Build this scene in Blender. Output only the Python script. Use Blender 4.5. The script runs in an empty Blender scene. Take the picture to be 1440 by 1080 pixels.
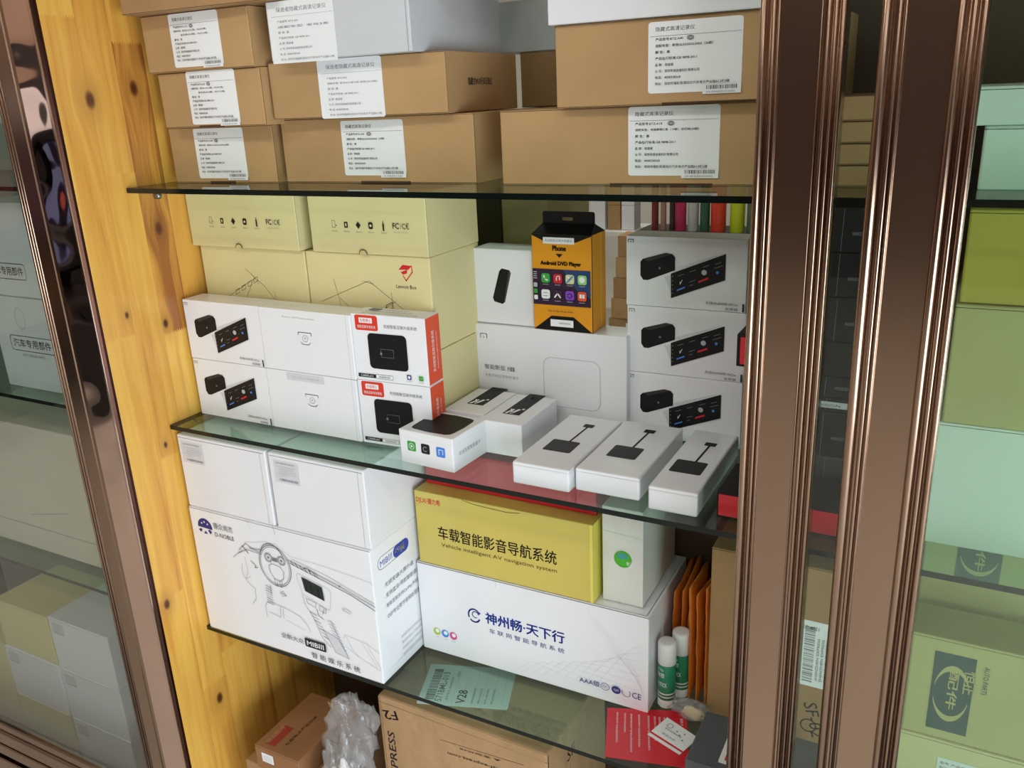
import bpy, bmesh, math, random
from mathutils import Vector, Matrix
random.seed(7)
C = bpy.context.scene.collection
SC = bpy.context.scene
EYE = 1.45                      # camera height above the floor, m
S1, S2, S3, DECK = EYE-0.0965, EYE-0.4415, EYE-0.7895, EYE-1.29   # tops of the shelves and the cabinet deck
MIRY = 1.07                     # glass partition in the middle of the double-sided cabinet
REAR = 1.40                     # far side of the cabinet

# ------------------------------------------------------------------ camera
cam = bpy.data.cameras.new('camera'); co = bpy.data.objects.new('camera', cam); C.objects.link(co)
cam.sensor_width = 36; cam.lens = 1202.098/1440*36; cam.clip_start = 0.02; cam.clip_end = 60
yaw, pit, rol = 0.50049399, -0.32528687, 0.04588812
def _R():
    Rz = Matrix(((math.cos(yaw), -math.sin(yaw), 0), (math.sin(yaw), math.cos(yaw), 0), (0, 0, 1)))
    Rx = Matrix(((1, 0, 0), (0, math.cos(pit), -math.sin(pit)), (0, math.sin(pit), math.cos(pit))))
    Ry = Matrix(((math.cos(rol), 0, math.sin(rol)), (0, 1, 0), (-math.sin(rol), 0, math.cos(rol))))
    return Rz @ Rx @ Ry
R = _R()
m = Matrix.Identity(4)
for i in range(3):
    m[i][0] = R[i][0]; m[i][1] = R[i][2]; m[i][2] = -R[i][1]
m[2][3] = EYE
co.matrix_world = m
SC.camera = co
SC.view_settings.view_transform = 'Standard'; SC.view_settings.look = 'None'
SC.view_settings.exposure = 0.0; SC.view_settings.gamma = 1.0
try: SC.view_settings.use_curve_mapping = False
except Exception: pass
SC.cycles.max_bounces = 10; SC.cycles.transparent_max_bounces = 24; SC.cycles.glossy_bounces = 6
SC.cycles.sample_clamp_indirect = 4.0

# ------------------------------------------------------------------ world + lamps
w = bpy.data.worlds.new('world'); SC.world = w; w.use_nodes = True
w.node_tree.nodes['Background'].inputs[0].default_value = (0.80, 0.90, 1.0, 1)
w.node_tree.nodes['Background'].inputs[1].default_value = 1.0
def area(name, loc, target, sx, sy, power, col):
    l = bpy.data.lights.new(name, 'AREA'); l.shape = 'RECTANGLE'; l.size = sx; l.size_y = sy
    l.energy = power; l.color = col
    o = bpy.data.objects.new(name, l); C.objects.link(o); o.location = loc
    d = Vector(target)-Vector(loc); o.rotation_euler = d.to_track_quat('-Z', 'Y').to_euler()
    return o
DAY = (0.86, 0.94, 1.0); LED = (1.0, 0.96, 0.90)
area('daylight_shopfront', (1.58, -.60, .68), (-1.0, .35, .85), 2.3, 1.2, 70, DAY)     # through the glazed shopfront on the right
PANELS = [(-1.0, -1.0, 9), (0.6, -1.0, 12), (-1.0, -3.4, 14), (0.8, -3.4, 14), (-3.0, -1.4, 26), (-1.6, 3.2, 26), (-2.6, 5.2, 26)]  # out of view; last two added to brighten the racks beyond the cabinet
for i, (x, y, p) in enumerate(PANELS):
    area('ceiling_panel_light', (x, y, 2.86), (x, y, 0), 1.1, 0.28, p, LED)

# ------------------------------------------------------------------ materials
def lin(c):
    return tuple(((v/255)/12.92 if v/255 <= 0.04045 else ((v/255+0.055)/1.055)**2.4) for v in c)
MATS = {}
def mat(name, rgb, rough=0.6, metal=0.0, coat=0.0, noise=0.0, nscale=20.0, bump=0.0, bscale=60.0, emit=0.0, spec=0.5, stretch=None):
    if name in MATS: return MATS[name]
    M = bpy.data.materials.new(name); M.use_nodes = True; nt = M.node_tree; b = nt.nodes['Principled BSDF']
    c = lin(rgb); b.inputs['Base Color'].default_value = (*c, 1)
    b.inputs['Roughness'].default_value = rough; b.inputs['Metallic'].default_value = metal
    b.inputs['Specular IOR Level'].default_value = spec
    if coat: b.inputs['Coat Weight'].default_value = coat; b.inputs['Coat Roughness'].default_value = 0.15
    if emit:
        b.inputs['Emission Color'].default_value = (*c, 1); b.inputs['Emission Strength'].default_value = emit
    if noise or bump:
        tc = nt.nodes.new('ShaderNodeTexCoord'); mp = nt.nodes.new('ShaderNodeMapping')
        nt.links.new(tc.outputs['Object'], mp.inputs['Vector'])
        if stretch: mp.inputs['Scale'].default_value = stretch
    if noise:
        n = nt.nodes.new('ShaderNodeTexNoise'); n.inputs['Scale'].default_value = nscale; n.inputs['Detail'].default_value = 4
        nt.links.new(mp.outputs[0], n.inputs['Vector'])
        r = nt.nodes.new('ShaderNodeValToRGB'); e = r.color_ramp.elements
        e[0].position = 0.3; e[1].position = 0.7
        e[0].color = (*[max(0, v*(1-noise)) for v in c], 1); e[1].color = (*[min(1, v*(1+noise)) for v in c], 1)
        nt.links.new(n.outputs[0], r.inputs[0]); nt.links.new(r.outputs[0], b.inputs['Base Color'])
    if bump:
        n2 = nt.nodes.new('ShaderNodeTexNoise'); n2.inputs['Scale'].default_value = bscale; n2.inputs['Detail'].default_value = 3
        nt.links.new(mp.outputs[0], n2.inputs['Vector'])
        bp = nt.nodes.new('ShaderNodeBump'); bp.inputs['Strength'].default_value = bump; bp.inputs['Distance'].default_value = 0.002 if bump < .8 else 0.007
        nt.links.new(n2.outputs[0], bp.inputs['Height']); nt.links.new(bp.outputs[0], b.inputs['Normal'])
    MATS[name] = M; return M
kraft = mat('kraft_card', (176, 140, 96), 0.75, noise=0.10, nscale=9, bump=0.25, bscale=140)
kraft_dark = mat('kraft_card_dark', (160, 124, 84), 0.78, noise=0.10, nscale=10, bump=0.3, bscale=120)
kraft_ship = mat('kraft_shipping_card', (170, 136, 98), 0.8, noise=0.12, nscale=7, bump=0.9, bscale=22)
cream = mat('cream_card', (214, 203, 150), 0.6, noise=0.05, nscale=6, bump=0.15, bscale=60)
white = mat('white_card', (226, 227, 232), 0.42, noise=0.02, nscale=8)
white_gl = mat('white_gloss_card', (232, 233, 238), 0.3, coat=0.3, noise=0.015, nscale=8)
greyw = mat('light_grey_card', (200, 203, 208), 0.45, noise=0.03, nscale=8)
paper = mat('label_paper', (232, 234, 236), 0.55)
ink = mat('black_ink', (24, 22, 24), 0.6)
greyink = mat('grey_ink', (120, 122, 128), 0.6)
lightink = mat('pale_grey_ink', (176, 178, 184), 0.6)
faint = mat('faint_ink', (208, 209, 216), 0.55)
seam = mat('seam_shade_brown', (70, 48, 30), 0.9)
tape = mat('clear_tape', (196, 160, 112), 0.25, coat=0.5)
red = mat('red_card', (205, 22, 40), 0.4, coat=0.3)
orangered = mat('orange_red_print', (222, 78, 36), 0.45)
darkred = mat('red_badge', (214, 56, 36), 0.45)
yellowc = mat('gold_card', (202, 184, 92), 0.4, coat=0.15, noise=0.04, nscale=7)
goldside = mat('gold_card_edge', (222, 212, 96), 0.45)
amber = mat('amber_card', (226, 150, 22), 0.45)
black = mat('black_card', (22, 21, 23), 0.5, spec=0.25)
blackgl = mat('black_gloss_print', (20, 19, 22), 0.4, spec=0.3)
darkgrey = mat('dark_grey_card', (82, 86, 92), 0.55)
blue = mat('blue_ink', (38, 66, 168), 0.5)
navy = mat('navy_ink', (34, 40, 120), 0.5)
skyb = mat('sky_blue_ink', (66, 132, 222), 0.5)
green = mat('green_ink', (52, 160, 60), 0.5)
lime = mat('lime_ink', (172, 196, 62), 0.5)
pink = mat('pink_ink', (214, 70, 130), 0.5)
purple = mat('purple_ink', (130, 60, 190), 0.5)
redink = mat('red_ink', (204, 30, 44), 0.5)
olivec = mat('olive_card', (192, 172, 72), 0.7, noise=0.08, nscale=6)
olive2 = mat('khaki_card', (188, 180, 122), 0.7, noise=0.08, nscale=6)
mint = mat('pale_card', (222, 232, 224), 0.5, noise=0.03, nscale=6)
teal = mat('teal_ink', (36, 74, 72), 0.6)
envm = mat('envelope_paper', (204, 116, 34), 0.6, noise=0.12, nscale=14, bump=0.5, bscale=30)
plastic_w = mat('white_plastic', (228, 228, 226), 0.35)
plastic_g = mat('green_wrap', (30, 132, 92), 0.35, coat=0.3)
bronze = mat('bronze_steel', (160, 134, 116), 0.20, metal=1.0, noise=0.06, nscale=5, stretch=(1, 1, 0.25))
bronze_d = mat('bronze_steel_groove', (70, 46, 40), 0.35, metal=1.0)
def polish():
    M = bpy.data.materials.new('polished_bronze'); M.use_nodes = True; nt = M.node_tree; b = nt.nodes['Principled BSDF']
    b.inputs['Base Color'].default_value = (*lin((226, 194, 180)), 1); b.inputs['Metallic'].default_value = 1; b.inputs['Roughness'].default_value = 0.04
    tc = nt.nodes.new('ShaderNodeTexCoord'); n = nt.nodes.new('ShaderNodeTexNoise'); n.inputs['Scale'].default_value = 9; n.inputs['Detail'].default_value = 1
    nt.links.new(tc.outputs['Object'], n.inputs['Vector'])
    bp = nt.nodes.new('ShaderNodeBump'); bp.inputs['Strength'].default_value = 1.0; bp.inputs['Distance'].default_value = 0.008
    nt.links.new(n.outputs[0], bp.inputs['Height']); nt.links.new(bp.outputs[0], b.inputs['Normal'])
    return M
polished = polish()
mirror = mat('mirror_glass', (214, 222, 214), 0.0, metal=1.0)
def thin_glass(name, tint, refl=1.0, rough=0.0, haze=0.0):
    M = bpy.data.materials.new(name); M.use_nodes = True; nt = M.node_tree
    for n in list(nt.nodes): nt.nodes.remove(n)
    out = nt.nodes.new('ShaderNodeOutputMaterial'); tr = nt.nodes.new('ShaderNodeBsdfTransparent'); gl = nt.nodes.new('ShaderNodeBsdfGlossy')
    mx = nt.nodes.new('ShaderNodeMixShader'); fr = nt.nodes.new('ShaderNodeMath'); fr.operation = 'MULTIPLY_ADD'; fr.inputs[1].default_value = 0.9; fr.inputs[2].default_value = 0.04
    lw_ = nt.nodes.new('ShaderNodeLayerWeight'); lw_.inputs['Blend'].default_value = 0.5; pw = nt.nodes.new('ShaderNodeMath'); pw.operation = 'POWER'; pw.inputs[1].default_value = 4.5
    nt.links.new(lw_.outputs['Facing'], pw.inputs[0]); nt.links.new(pw.outputs[0], fr.inputs[0])
    mu = nt.nodes.new('ShaderNodeMath'); mu.operation = 'MULTIPLY'; mu.inputs[1].default_value = refl
    tr.inputs['Color'].default_value = (*tint, 1); gl.inputs['Roughness'].default_value = rough
    nt.links.new(fr.outputs[0], mu.inputs[0]); nt.links.new(mu.outputs[0], mx.inputs[0])
    nt.links.new(tr.outputs[0], mx.inputs[1]); nt.links.new(gl.outputs[0], mx.inputs[2]); nt.links.new(mx.outputs[0], out.inputs[0])
    if haze:
        df = nt.nodes.new('ShaderNodeBsdfDiffuse'); df.inputs['Color'].default_value = (.85, .85, .87, 1); m2 = nt.nodes.new('ShaderNodeMixShader'); m2.inputs[0].default_value = haze
        nt.links.new(mx.outputs[0], m2.inputs[1]); nt.links.new(df.outputs[0], m2.inputs[2]); nt.links.new(m2.outputs[0], out.inputs[0])
    return M
shelf_glass = thin_glass('shelf_glass', (0.83, 0.95, 0.89))
door_glass = thin_glass('door_glass', (0.925, 0.965, 0.935))
cling = thin_glass('clear_film', (0.96, 0.96, 0.96), 1.4, 0.12, 0.14)
edge_glass = mat('glass_edge', (8, 18, 16), 0.15, spec=0.4)

def wood_material():
    M = bpy.data.materials.new('pine_boards'); M.use_nodes = True; nt = M.node_tree; b = nt.nodes['Principled BSDF']
    N = nt.nodes.new; L = nt.links.new
    def math_(op, a, bb=None, c=None):
        n = N('ShaderNodeMath'); n.operation = op
        for i, v in enumerate((a, bb, c)):
            if v is None: continue
            if isinstance(v, (int, float)): n.inputs[i].default_value = v
            else: L(v, n.inputs[i])
        return n.outputs[0]
    tc = N('ShaderNodeTexCoord'); sp = N('ShaderNodeSeparateXYZ'); L(tc.outputs['Object'], sp.inputs[0])
    y, z = sp.outputs[1], sp.outputs[2]            # object origin sits at the front edge (y) and at eye height (z)
    W = 0.0475
    col = math_('FLOOR', math_('DIVIDE', y, W))
    # finger joints: zigzag boundary between board lengths
    zig = math_('MULTIPLY', math_('PINGPONG', y, 0.0020), 2.2)
    wn = N('ShaderNodeTexWhiteNoise'); wn.noise_dimensions = '1D'; L(col, wn.inputs['W'])
    zz = math_('ADD', math_('ADD', z, zig), math_('MULTIPLY', wn.outputs[0], 0.5))
    row = math_('FLOOR', math_('DIVIDE', zz, 0.41))
    wn2 = N('ShaderNodeTexWhiteNoise'); wn2.noise_dimensions = '2D'
    cb = N('ShaderNodeCombineXYZ'); L(col, cb.inputs[0]); L(row, cb.inputs[1]); L(cb.outputs[0], wn2.inputs['Vector'])
    dk = math_('MULTIPLY', math_('COMPARE', col, 2.0, 0.1), math_('MULTIPLY', math_('LESS_THAN', math_('ADD', z, zig), 0.090), math_('GREATER_THAN', math_('ADD', z, zig), -0.305)))
    rnd = math_('MAXIMUM', math_('MULTIPLY', wn2.outputs[0], 0.55), dk)
    # knots pull the grain round them
    knots = [(0.771-.7235, 0.018, .0065), (0.841-.7235, 0.031, .006), (0.842-.7235, -0.157, .0055), (0.825-.7235, -0.292, .004),
             (0.787-.7235, -0.468, .003), (0.764-.7235, -0.265, .003), (0.737-.7235, -0.712, .005), (0.80-.7235, -0.93, .006)]
    pull = None; dark = None
    for ky, kz, kr in knots:
        kr = kr*1.25
        dy = math_('SUBTRACT', y, ky); dz = math_('MULTIPLY', math_('SUBTRACT', z, kz), 0.62)
        d2 = math_('ADD', math_('MULTIPLY', dy, dy), math_('MULTIPLY', dz, dz))
        g = math_('MULTIPLY', math_('EXPONENT', math_('DIVIDE', d2, -(kr*3)**2)), math_('MULTIPLY', dy, 0.8))
        k = math_('EXPONENT', math_('DIVIDE', math_('MULTIPLY', d2, d2), -((kr*0.95)**4)))
        h = math_('MULTIPLY', math_('EXPONENT', math_('DIVIDE', d2, -(kr*2.2)**2)), 0.30)
        k = math_('MAXIMUM', k, h)
        pull = g if pull is None else math_('ADD', pull, g)
        dark = k if dark is None else math_('MAXIMUM', dark, k)
    gy = math_('SUBTRACT', y, pull)
    v = N('ShaderNodeCombineXYZ'); L(gy, v.inputs[0]); L(math_('MULTIPLY', z, 0.045), v.inputs[1]); L(math_('MULTIPLY', rnd, 7.0), v.inputs[2])
    n1 = N('ShaderNodeTexNoise'); n1.inputs['Scale'].default_value = 52; n1.inputs['Detail'].default_value = 3; n1.inputs['Distortion'].default_value = 0.6; L(v.outputs[0], n1.inputs['Vector'])
    n2 = N('ShaderNodeTexNoise'); n2.inputs['Scale'].default_value = 420; n2.inputs['Detail'].default_value = 3; L(v.outputs[0], n2.inputs['Vector'])
    f = math_('ADD', math_('MULTIPLY', n1.outputs[0], 0.92), math_('ADD', math_('MULTIPLY', n2.outputs[0], 0.20), math_('MULTIPLY', rnd, 0.33)))
    r = N('ShaderNodeValToRGB'); e = r.color_ramp.elements
    e[0].position = 0.45; e[0].color = (*lin((230, 182, 84)), 1); e[1].position = 1.15; e[1].color = (*lin((156, 96, 44)), 1)
    m_ = e.new(0.8); m_.color = (*lin((208, 148, 64)), 1)
    L(f, r.inputs[0])
    mx = N('ShaderNodeMix'); mx.data_type = 'RGBA'; mx.inputs[7].default_value = (*lin((84, 40, 16)), 1)
    L(dark, mx.inputs[0]); L(r.outputs[0], mx.inputs[6])
    # hairline between boards
    fy = math_('ABSOLUTE', math_('SUBTRACT', math_('FRACT', math_('DIVIDE', y, W)), 0.5))
    ln = math_('MULTIPLY', math_('GREATER_THAN', fy, 0.492), 0.35)
    mx2 = N('ShaderNodeMix'); mx2.data_type = 'RGBA'; mx2.inputs[7].default_value = (*lin((150, 92, 40)), 1)
    L(ln, mx2.inputs[0]); L(mx.outputs[2], mx2.inputs[6])
    L(mx2.outputs[2], b.inputs['Base Color'])
    b.inputs['Roughness'].default_value = 0.38; b.inputs['Coat Weight'].default_value = 0.12
    return M
pine = wood_material()

# ------------------------------------------------------------------ helpers
def link(o, parent=None):
    C.objects.link(o)
    if parent is not None: o.parent = parent
    return o
def tag(o, label=None, cat=None, group=None, kind=None):
    if label: o['label'] = label
    if cat: o['category'] = cat
    if group: o['group'] = group
    if kind: o['kind'] = kind
    return o
def empty(name, loc, label, cat, group=None, rz=0):
    o = bpy.data.objects.new(name, None); o.location = loc; o.rotation_euler = (0, 0, rz); o.empty_display_size = .02
    C.objects.link(o); return tag(o, label, cat, group)

_tc = {}
def text_geo(s, bold=0.0):
    key = (s, bold)
    if key not in _tc:
        cu = bpy.data.curves.new('t', 'FONT'); cu.body = s; cu.size = 1; cu.resolution_u = 2; cu.offset = bold
        o = bpy.data.objects.new('t', cu); C.objects.link(o)
        dg = bpy.context.evaluated_depsgraph_get(); dg.update()
        me = o.evaluated_get(dg).to_mesh()
        vs = [(v.co.x, v.co.y) for v in me.vertices]; fs = [tuple(p.vertices) for p in me.polygons]
        o.evaluated_get(dg).to_mesh_clear()
        bpy.data.objects.remove(o); bpy.data.curves.remove(cu)
        xs = [a for a, _ in vs] or [0]; ys = [b for _, b in vs] or [0]
        _tc[key] = (vs, fs, min(xs), max(xs), min(ys), max(ys))
    return _tc[key]

class MB:
    """collects polygons with materials and builds ONE mesh"""
    def __init__(s): s.v = []; s.f = []; s.mi = []; s.mats = []; s.sm = []
    def m(s, mt):
        if mt not in s.mats: s.mats.append(mt)
        return s.mats.index(mt)
    def add(s, vs, fs, mt, smooth=False):
        b = len(s.v); s.v += [tuple(p) for p in vs]; k = s.m(mt)
        for f in fs: s.f.append(tuple(b+i for i in f)); s.mi.append(k); s.sm.append(smooth)
    def box(s, x0, y0, z0, x1, y1, z1, mt, bev=0.0, seg=2, tf=None, smooth=False):
        bm = bmesh.new(); bmesh.ops.create_cube(bm, size=1)
        for v in bm.verts: v.co = Vector(((x0+x1)/2+v.co.x*(x1-x0), (y0+y1)/2+v.co.y*(y1-y0), (z0+z1)/2+v.co.z*(z1-z0)))
        if bev: bmesh.ops.bevel(bm, geom=bm.edges[:], offset=bev, segments=seg, affect='EDGES', profile=.5)
        bm.verts.index_update()
        vs = [tf @ v.co if tf else v.co.copy() for v in bm.verts]
        s.add(vs, [tuple(v.index for v in f.verts) for f in bm.faces], mt, smooth); bm.free()
    def lathe(s, prof, mt, seg=24, o=(0, 0, 0)):
        vs = []; fs = []
        for r, z in prof:
            for k in range(seg):
                a = 2*math.pi*k/seg; vs.append((o[0]+r*math.cos(a), o[1]+r*math.sin(a), o[2]+z))
        for i in range(len(prof)-1):
            for k in range(seg):
                fs.append((i*seg+k, i*seg+(k+1) % seg, (i+1)*seg+(k+1) % seg, (i+1)*seg+k))
        fs.append(tuple(range(seg))[::-1]); n = (len(prof)-1)*seg; fs.append(tuple(range(n, n+seg)))
        s.add(vs, fs, mt, True)
    def build(s, name, parent=None, loc=None, rz=0, autosmooth=True):
        me = bpy.data.meshes.new(name); me.from_pydata(s.v, [], s.f)
        for mt in s.mats: me.materials.append(mt)
        me.polygons.foreach_set('material_index', s.mi); me.polygons.foreach_set('use_smooth', s.sm)
        me.update(); o = bpy.data.objects.new(name, me); link(o, parent)
        if loc is not None: o.location = loc
        o.rotation_euler = (0, 0, rz)
        return o

class Face:
    """a printed surface: origin at its lower left, u to the right, v up, n out; every print is a thin layer on it"""
    def __init__(s, mb, o, u, v, W, H, base=0.0):
        s.mb = mb; s.o = Vector(o); s.u = Vector(u); s.v = Vector(v); s.n = s.u.cross(s.v); s.W = W; s.H = H; s.k = 0; s.base = base
    def P(s, a, b): return s.o+s.u*a+s.v*b+s.n*(s.base+0.00012*s.k)
    def poly(s, pts, mt, up=1):
        s.k += up; s.mb.add([s.P(a, b) for a, b in pts], [tuple(range(len(pts)))], mt)
    def rect(s, a0, b0, a1, b1, mt, up=1): s.poly([(a0, b0), (a1, b0), (a1, b1), (a0, b1)], mt, up)
    def rrect(s, a0, b0, a1, b1, r, mt, up=1):
        s.poly(rr(a0, b0, a1, b1, r), mt, up)
    def line(s, pts, w_, mt, up=0):
        s.k += up
        for (a, b), (c, d) in zip(pts, pts[1:]):
            L = math.hypot(c-a, d-b) or 1e-6; nx, ny = -(d-b)/L*w_/2, (c-a)/L*w_/2; ex, ey = (c-a)/L*w_/2, (d-b)/L*w_/2
            s.mb.add([s.P(a-ex+nx, b-ey+ny), s.P(a-ex-nx, b-ey-ny), s.P(c+ex-nx, d+ey-ny), s.P(c+ex+nx, d+ey+ny)], [(0, 1, 2, 3)], mt)
    def circ(s, a, b, r, mt, up=1, n=20, ry=None):
        ry = ry or r; s.poly([(a+r*math.cos(t*2*math.pi/n), b+ry*math.sin(t*2*math.pi/n)) for t in range(n)], mt, up)
    def ring(s, a, b, r, w_, mt, a0=0, a1=360, ry=None, n=24):
        ry = ry or r
        s.line([(a+r*math.cos(math.radians(a0+(a1-a0)*t/n)), b+ry*math.sin(math.radians(a0+(a1-a0)*t/n))) for t in range(n+1)], w_, mt)
    def text(s, t, a, b, h, mt, W=None, bold=0.0, up=1, rot=0.0, cen=False):
        """cap height h, lower left at (a, b); W fits the width"""
        vs, fs, x0, x1, y0, y1 = text_geo(t, bold)
        if not vs: return
        s.k += up
        sy = h/max(1e-6, y1-y0); sx = sy if W is None else W/max(1e-6, x1-x0)
        off = -(x1-x0)*sx/2 if cen else 0
        ca, sa = math.cos(rot), math.sin(rot); out = []
        for x, y in vs:
            p, q = (x-x0)*sx+off, (y-y0)*sy
            out.append(s.P(a+p*ca-q*sa, b+p*sa+q*ca))
        s.mb.add(out, fs, mt)
    def heavy(s, t, a, b, h, mt, W=None, fb=.0005):
        for dx, dy in ((0, 0), (fb, 0), (-fb, 0), (0, fb*.7), (0, -fb*.7)): s.text(t, a+dx, b+dy, h, mt, W=W, up=1 if (dx, dy) == (0, 0) else 0)
    def barcode(s, a0, b0, a1, b1, mt, n=34, vert=False):
        s.k += 1; t = 0; rg = random.Random(n)
        L = (b1-b0) if vert else (a1-a0); unit = L/(n*2)
        while t < L-unit:
            w_ = unit*rg.choice([.6, .6, 1.2, 1.8]); 
            if vert: s.rect(a0, b0+t, a1, min(b0+t+w_, b1), mt, 0)
            else: s.rect(a0+t, b0, min(a0+t+w_, a1), b1, mt, 0)
            t += w_+unit*rg.choice([.7, 1.0, 1.6])
def rr(a0, b0, a1, b1, r, n=5):
    out = []
    for cx, cy, s0 in ((a1-r, b1-r, 0), (a0+r, b1-r, 90), (a0+r, b0+r, 180), (a1-r, b0+r, 270)):
        for k in range(n+1):
            t = math.radians(s0+90*k/n); out.append((cx+r*math.cos(t), cy+r*math.sin(t)))
    return out

class Carton:
    """a box standing at (x, y, z): x, y is the lower left front corner"""
    def __init__(s, name, x, y, z, w_, d, h, base, ang=0, bev=0.0012):
        s.name = name; s.loc = (x, y, z); s.rz = math.radians(ang); s.w, s.d, s.h = w_, d, h; s.mb = MB(); s.base = base
        s.mb.box(0, 0, 0, w_, d, h, base, bev)
        s.F = Face(s.mb, (0, 0, 0), (1, 0, 0), (0, 0, 1), w_, h)
        s.Rt = Face(s.mb, (w_, 0, 0), (0, 1, 0), (0, 0, 1), d, h)
        s.Lf = Face(s.mb, (0, d, 0), (0, -1, 0), (0, 0, 1), d, h)
        s.T = Face(s.mb, (0, 0, h), (1, 0, 0), (0, 1, 0), w_, d)
    def done(s, label, cat='box', group=None):
        s.o = s.mb.build(s.name, None, s.loc, s.rz); tag(s.o, label, cat, group); return s.o
    def sticker(s, face, a, b, W, H, draw=None, name='label_sticker', mt=None, rot=0.0, r=0.003, label=None):
        """a label of its own: child mesh, thin with a real edge"""
        mb = MB(); n = face.n; u = face.u*math.cos(rot)+face.v*math.sin(rot); v = face.v*math.cos(rot)-face.u*math.sin(rot)
        o = face.o+face.u*a+face.v*b+n*(0.0001+0.00012*face.k)
        pts = rr(0, 0, W, H, r); th = 0.00025
        N_ = len(pts); vs = [o+u*p+v*q for p, q in pts]+[o+u*p+v*q+n*th for p, q in pts]
        fs = [tuple(range(N_, 2*N_))]+[(i, (i+1) % N_, (i+1) % N_+N_, i+N_) for i in range(N_)]
        mb.add(vs, fs, mt or paper)
        f = Face(mb, o, u, v, W, H, th)
        if draw: draw(f)
        c = mb.build(name, s.o)
        if label: c['label'] = label
        return c

# ------------------------------------------------------------------ printed labels
def spec_label(model, fit, fitwidth=0.6, second=None, spot=(0.46, .73)):
    def d(f):
        W, H = f.W, f.H
        f.text('隐藏式高清记录仪', .08*W, .865*H, .062*H, ink, W=.42*W)
        f.line([(.02*W, .80*H), (.98*W, .80*H)], .0004, greyink)
        rows = [('产品型号:'+model, .30), ('适配车型：'+fit, fitwidth)]
        if second: rows.append((second, .55))
        rows += [('颜 色：黑', .16), ('产品执行标准:GB 9898-2011', .45), ('品 牌：保途者', .20), ('公 司：深圳市保途者科技有限公司', .48), ('电话：4008338268', .28), ('地址：深圳市福城街道动力汽车电子产业园A13栋3楼', .80)]
        n = len(rows); st = .62/(n-1)
        for i, (t, ww) in enumerate(rows):
            ind = .22 if (second and i == 2) else .08
            f.text(t, ind*W, (.735-.0-i*st)*H, .042*H, ink, W=ww*W, bold=0.008)
        f.ring(spot[0]*W, .755*H, .035*W, .0005, ink, ry=.028*H, n=14); f.ring(spot[0]*W, .755*H, .02*W, .0005, ink, ry=.016*H, n=10)
        f.rect(.60*W, -.035*H, 1.0*W, .095*H, paper)
        f.barcode(.64*W, .03*H, .97*W, .085*H, ink, 30)
        f.text('S/N: BN46202010130003', .64*W, -.02*H, .028*H, greyink, W=.3*W)
    return d
def plain_label(model, fit):
    def d(f):
        W, H = f.W, f.H
        f.text('保途者隐藏式高清记录仪', .14*W, .83*H, .075*H, greyink, W=.76*W)
        f.line([(.06*W, .76*H), (.98*W, .765*H)], .0004, lightink)
        rows = [('产品型号: '+model, .32), ('适配车型: '+fit, .78), ('颜 色: 黑', .17), ('产品执行标准: GB 9898-2011', .48), ('品 牌: 保途者', .22), ('公 司: 深圳市保途者科技有限公司', .5), ('电 话: 4008338268', .3), ('地 址: 深圳市福城街道动力汽车电子产业园A13栋', .82)]
        for i, (t, ww) in enumerate(rows):
            f.text(t, .14*W, (.66-i*.088)*H, .038*H, greyink, W=ww*W)
    return d
def small_label(f):
    W, H = f.W, f.H
    f.text('智能车载影音娱乐导航系统', .1*W, .84*H, .08*H, greyink, W=.75*W)
    for i, (a, ww) in enumerate([(.1, .8), (.22, .6), (.22, .7), (.1, .75), (.22, .3)]):
        f.text('型号规格适配车型产品说明 2021'[:9+i], a*W, (.70-i*.1)*H, .055*H, lightink, W=ww*W)
    f.barcode(.2*W, .1*H, .95*W, .2*H, greyink, 30)

def hicar(c, flip=False, brownish=False):
    """print of a small black projector and its screen, glossy white box"""
    f = c.F; W, H = f.W, f.H
    X = lambda a: a*W
    Y = lambda b: (1-b)*H
    f.line([(X(.018), Y(.09)), (X(.018), Y(.05)), (X(.062), Y(.05)), (X(.062), Y(.09))], .0009, ink); f.circ(X(.04), Y(.08), .0008, ink)
    f.poly([(X(.40), Y(.43)), (X(.82), Y(.19)), (X(.40), Y(.50))], faint)
    f.poly([(X(.33), Y(.56)), (X(.40), Y(.52)), (X(.40), Y(.84))], faint)
    # projector
    f.poly([(X(.125), Y(.36)), (X(.145), Y(.32)), (X(.34), Y(.22)), (X(.40), Y(.24)), (X(.42), Y(.28)), (X(.42), Y(.46)), (X(.19), Y(.62)), (X(.15), Y(.62)), (X(.125), Y(.56))], black)
    f.poly([(X(.145), Y(.32)), (X(.34), Y(.22)), (X(.40), Y(.235)), (X(.195), Y(.35))], mat('projector_top', (44, 42, 46), .5))
    f.circ(X(.29), Y(.44), .0014, greyink)
    f.poly([(X(.385), Y(.51)), (X(.83), Y(.20)), (X(.83), Y(.56)), (X(.39), Y(.86))], blackgl)
    def S(u, v): return (X(.385+.445*u), Y((.51+(.20-.51)*u)*(1-v)+(.86+(.56-.86)*u)*v))
    f.k += 1
    f.line([S(.18, .46), S(.18, .56), S(.22, .42)], .0007, paper); f.poly([S(.12, .74), S(.27, .72), S(.27, .78), S(.12, .80)], skyb)
    f.circ(*S(.62, .42), .0033, lightink); f.poly([S(.52, .68), S(.70, .66), S(.70, .74), S(.52, .76)], redink); f.circ(*S(.86, .60), .0018, skyb)
    for k in range(5): f.circ(*S(.04, .14+.17*k), .0007, greyink, up=0)
    for a, b, w_ in ((.14, .2, .1), (.36, .2, .1), (.6, .2, .1), (.82, .25, .1), (.8, .4, .15), (.36, .6, .1), (.36, .75, .06)):
        f.line([S(a, b), S(a+w_, b)], .0006, greyink)
    f.text('无线HUAWEI HiCar', X(.68), Y(.91), .0040, ink, W=.26*W); f.text('投屏器', X(.84), Y(.975), .0035, ink, W=.10*W)
    f.rect(X(.975), Y(.985), X(.99), Y(.87), ink)

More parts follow.
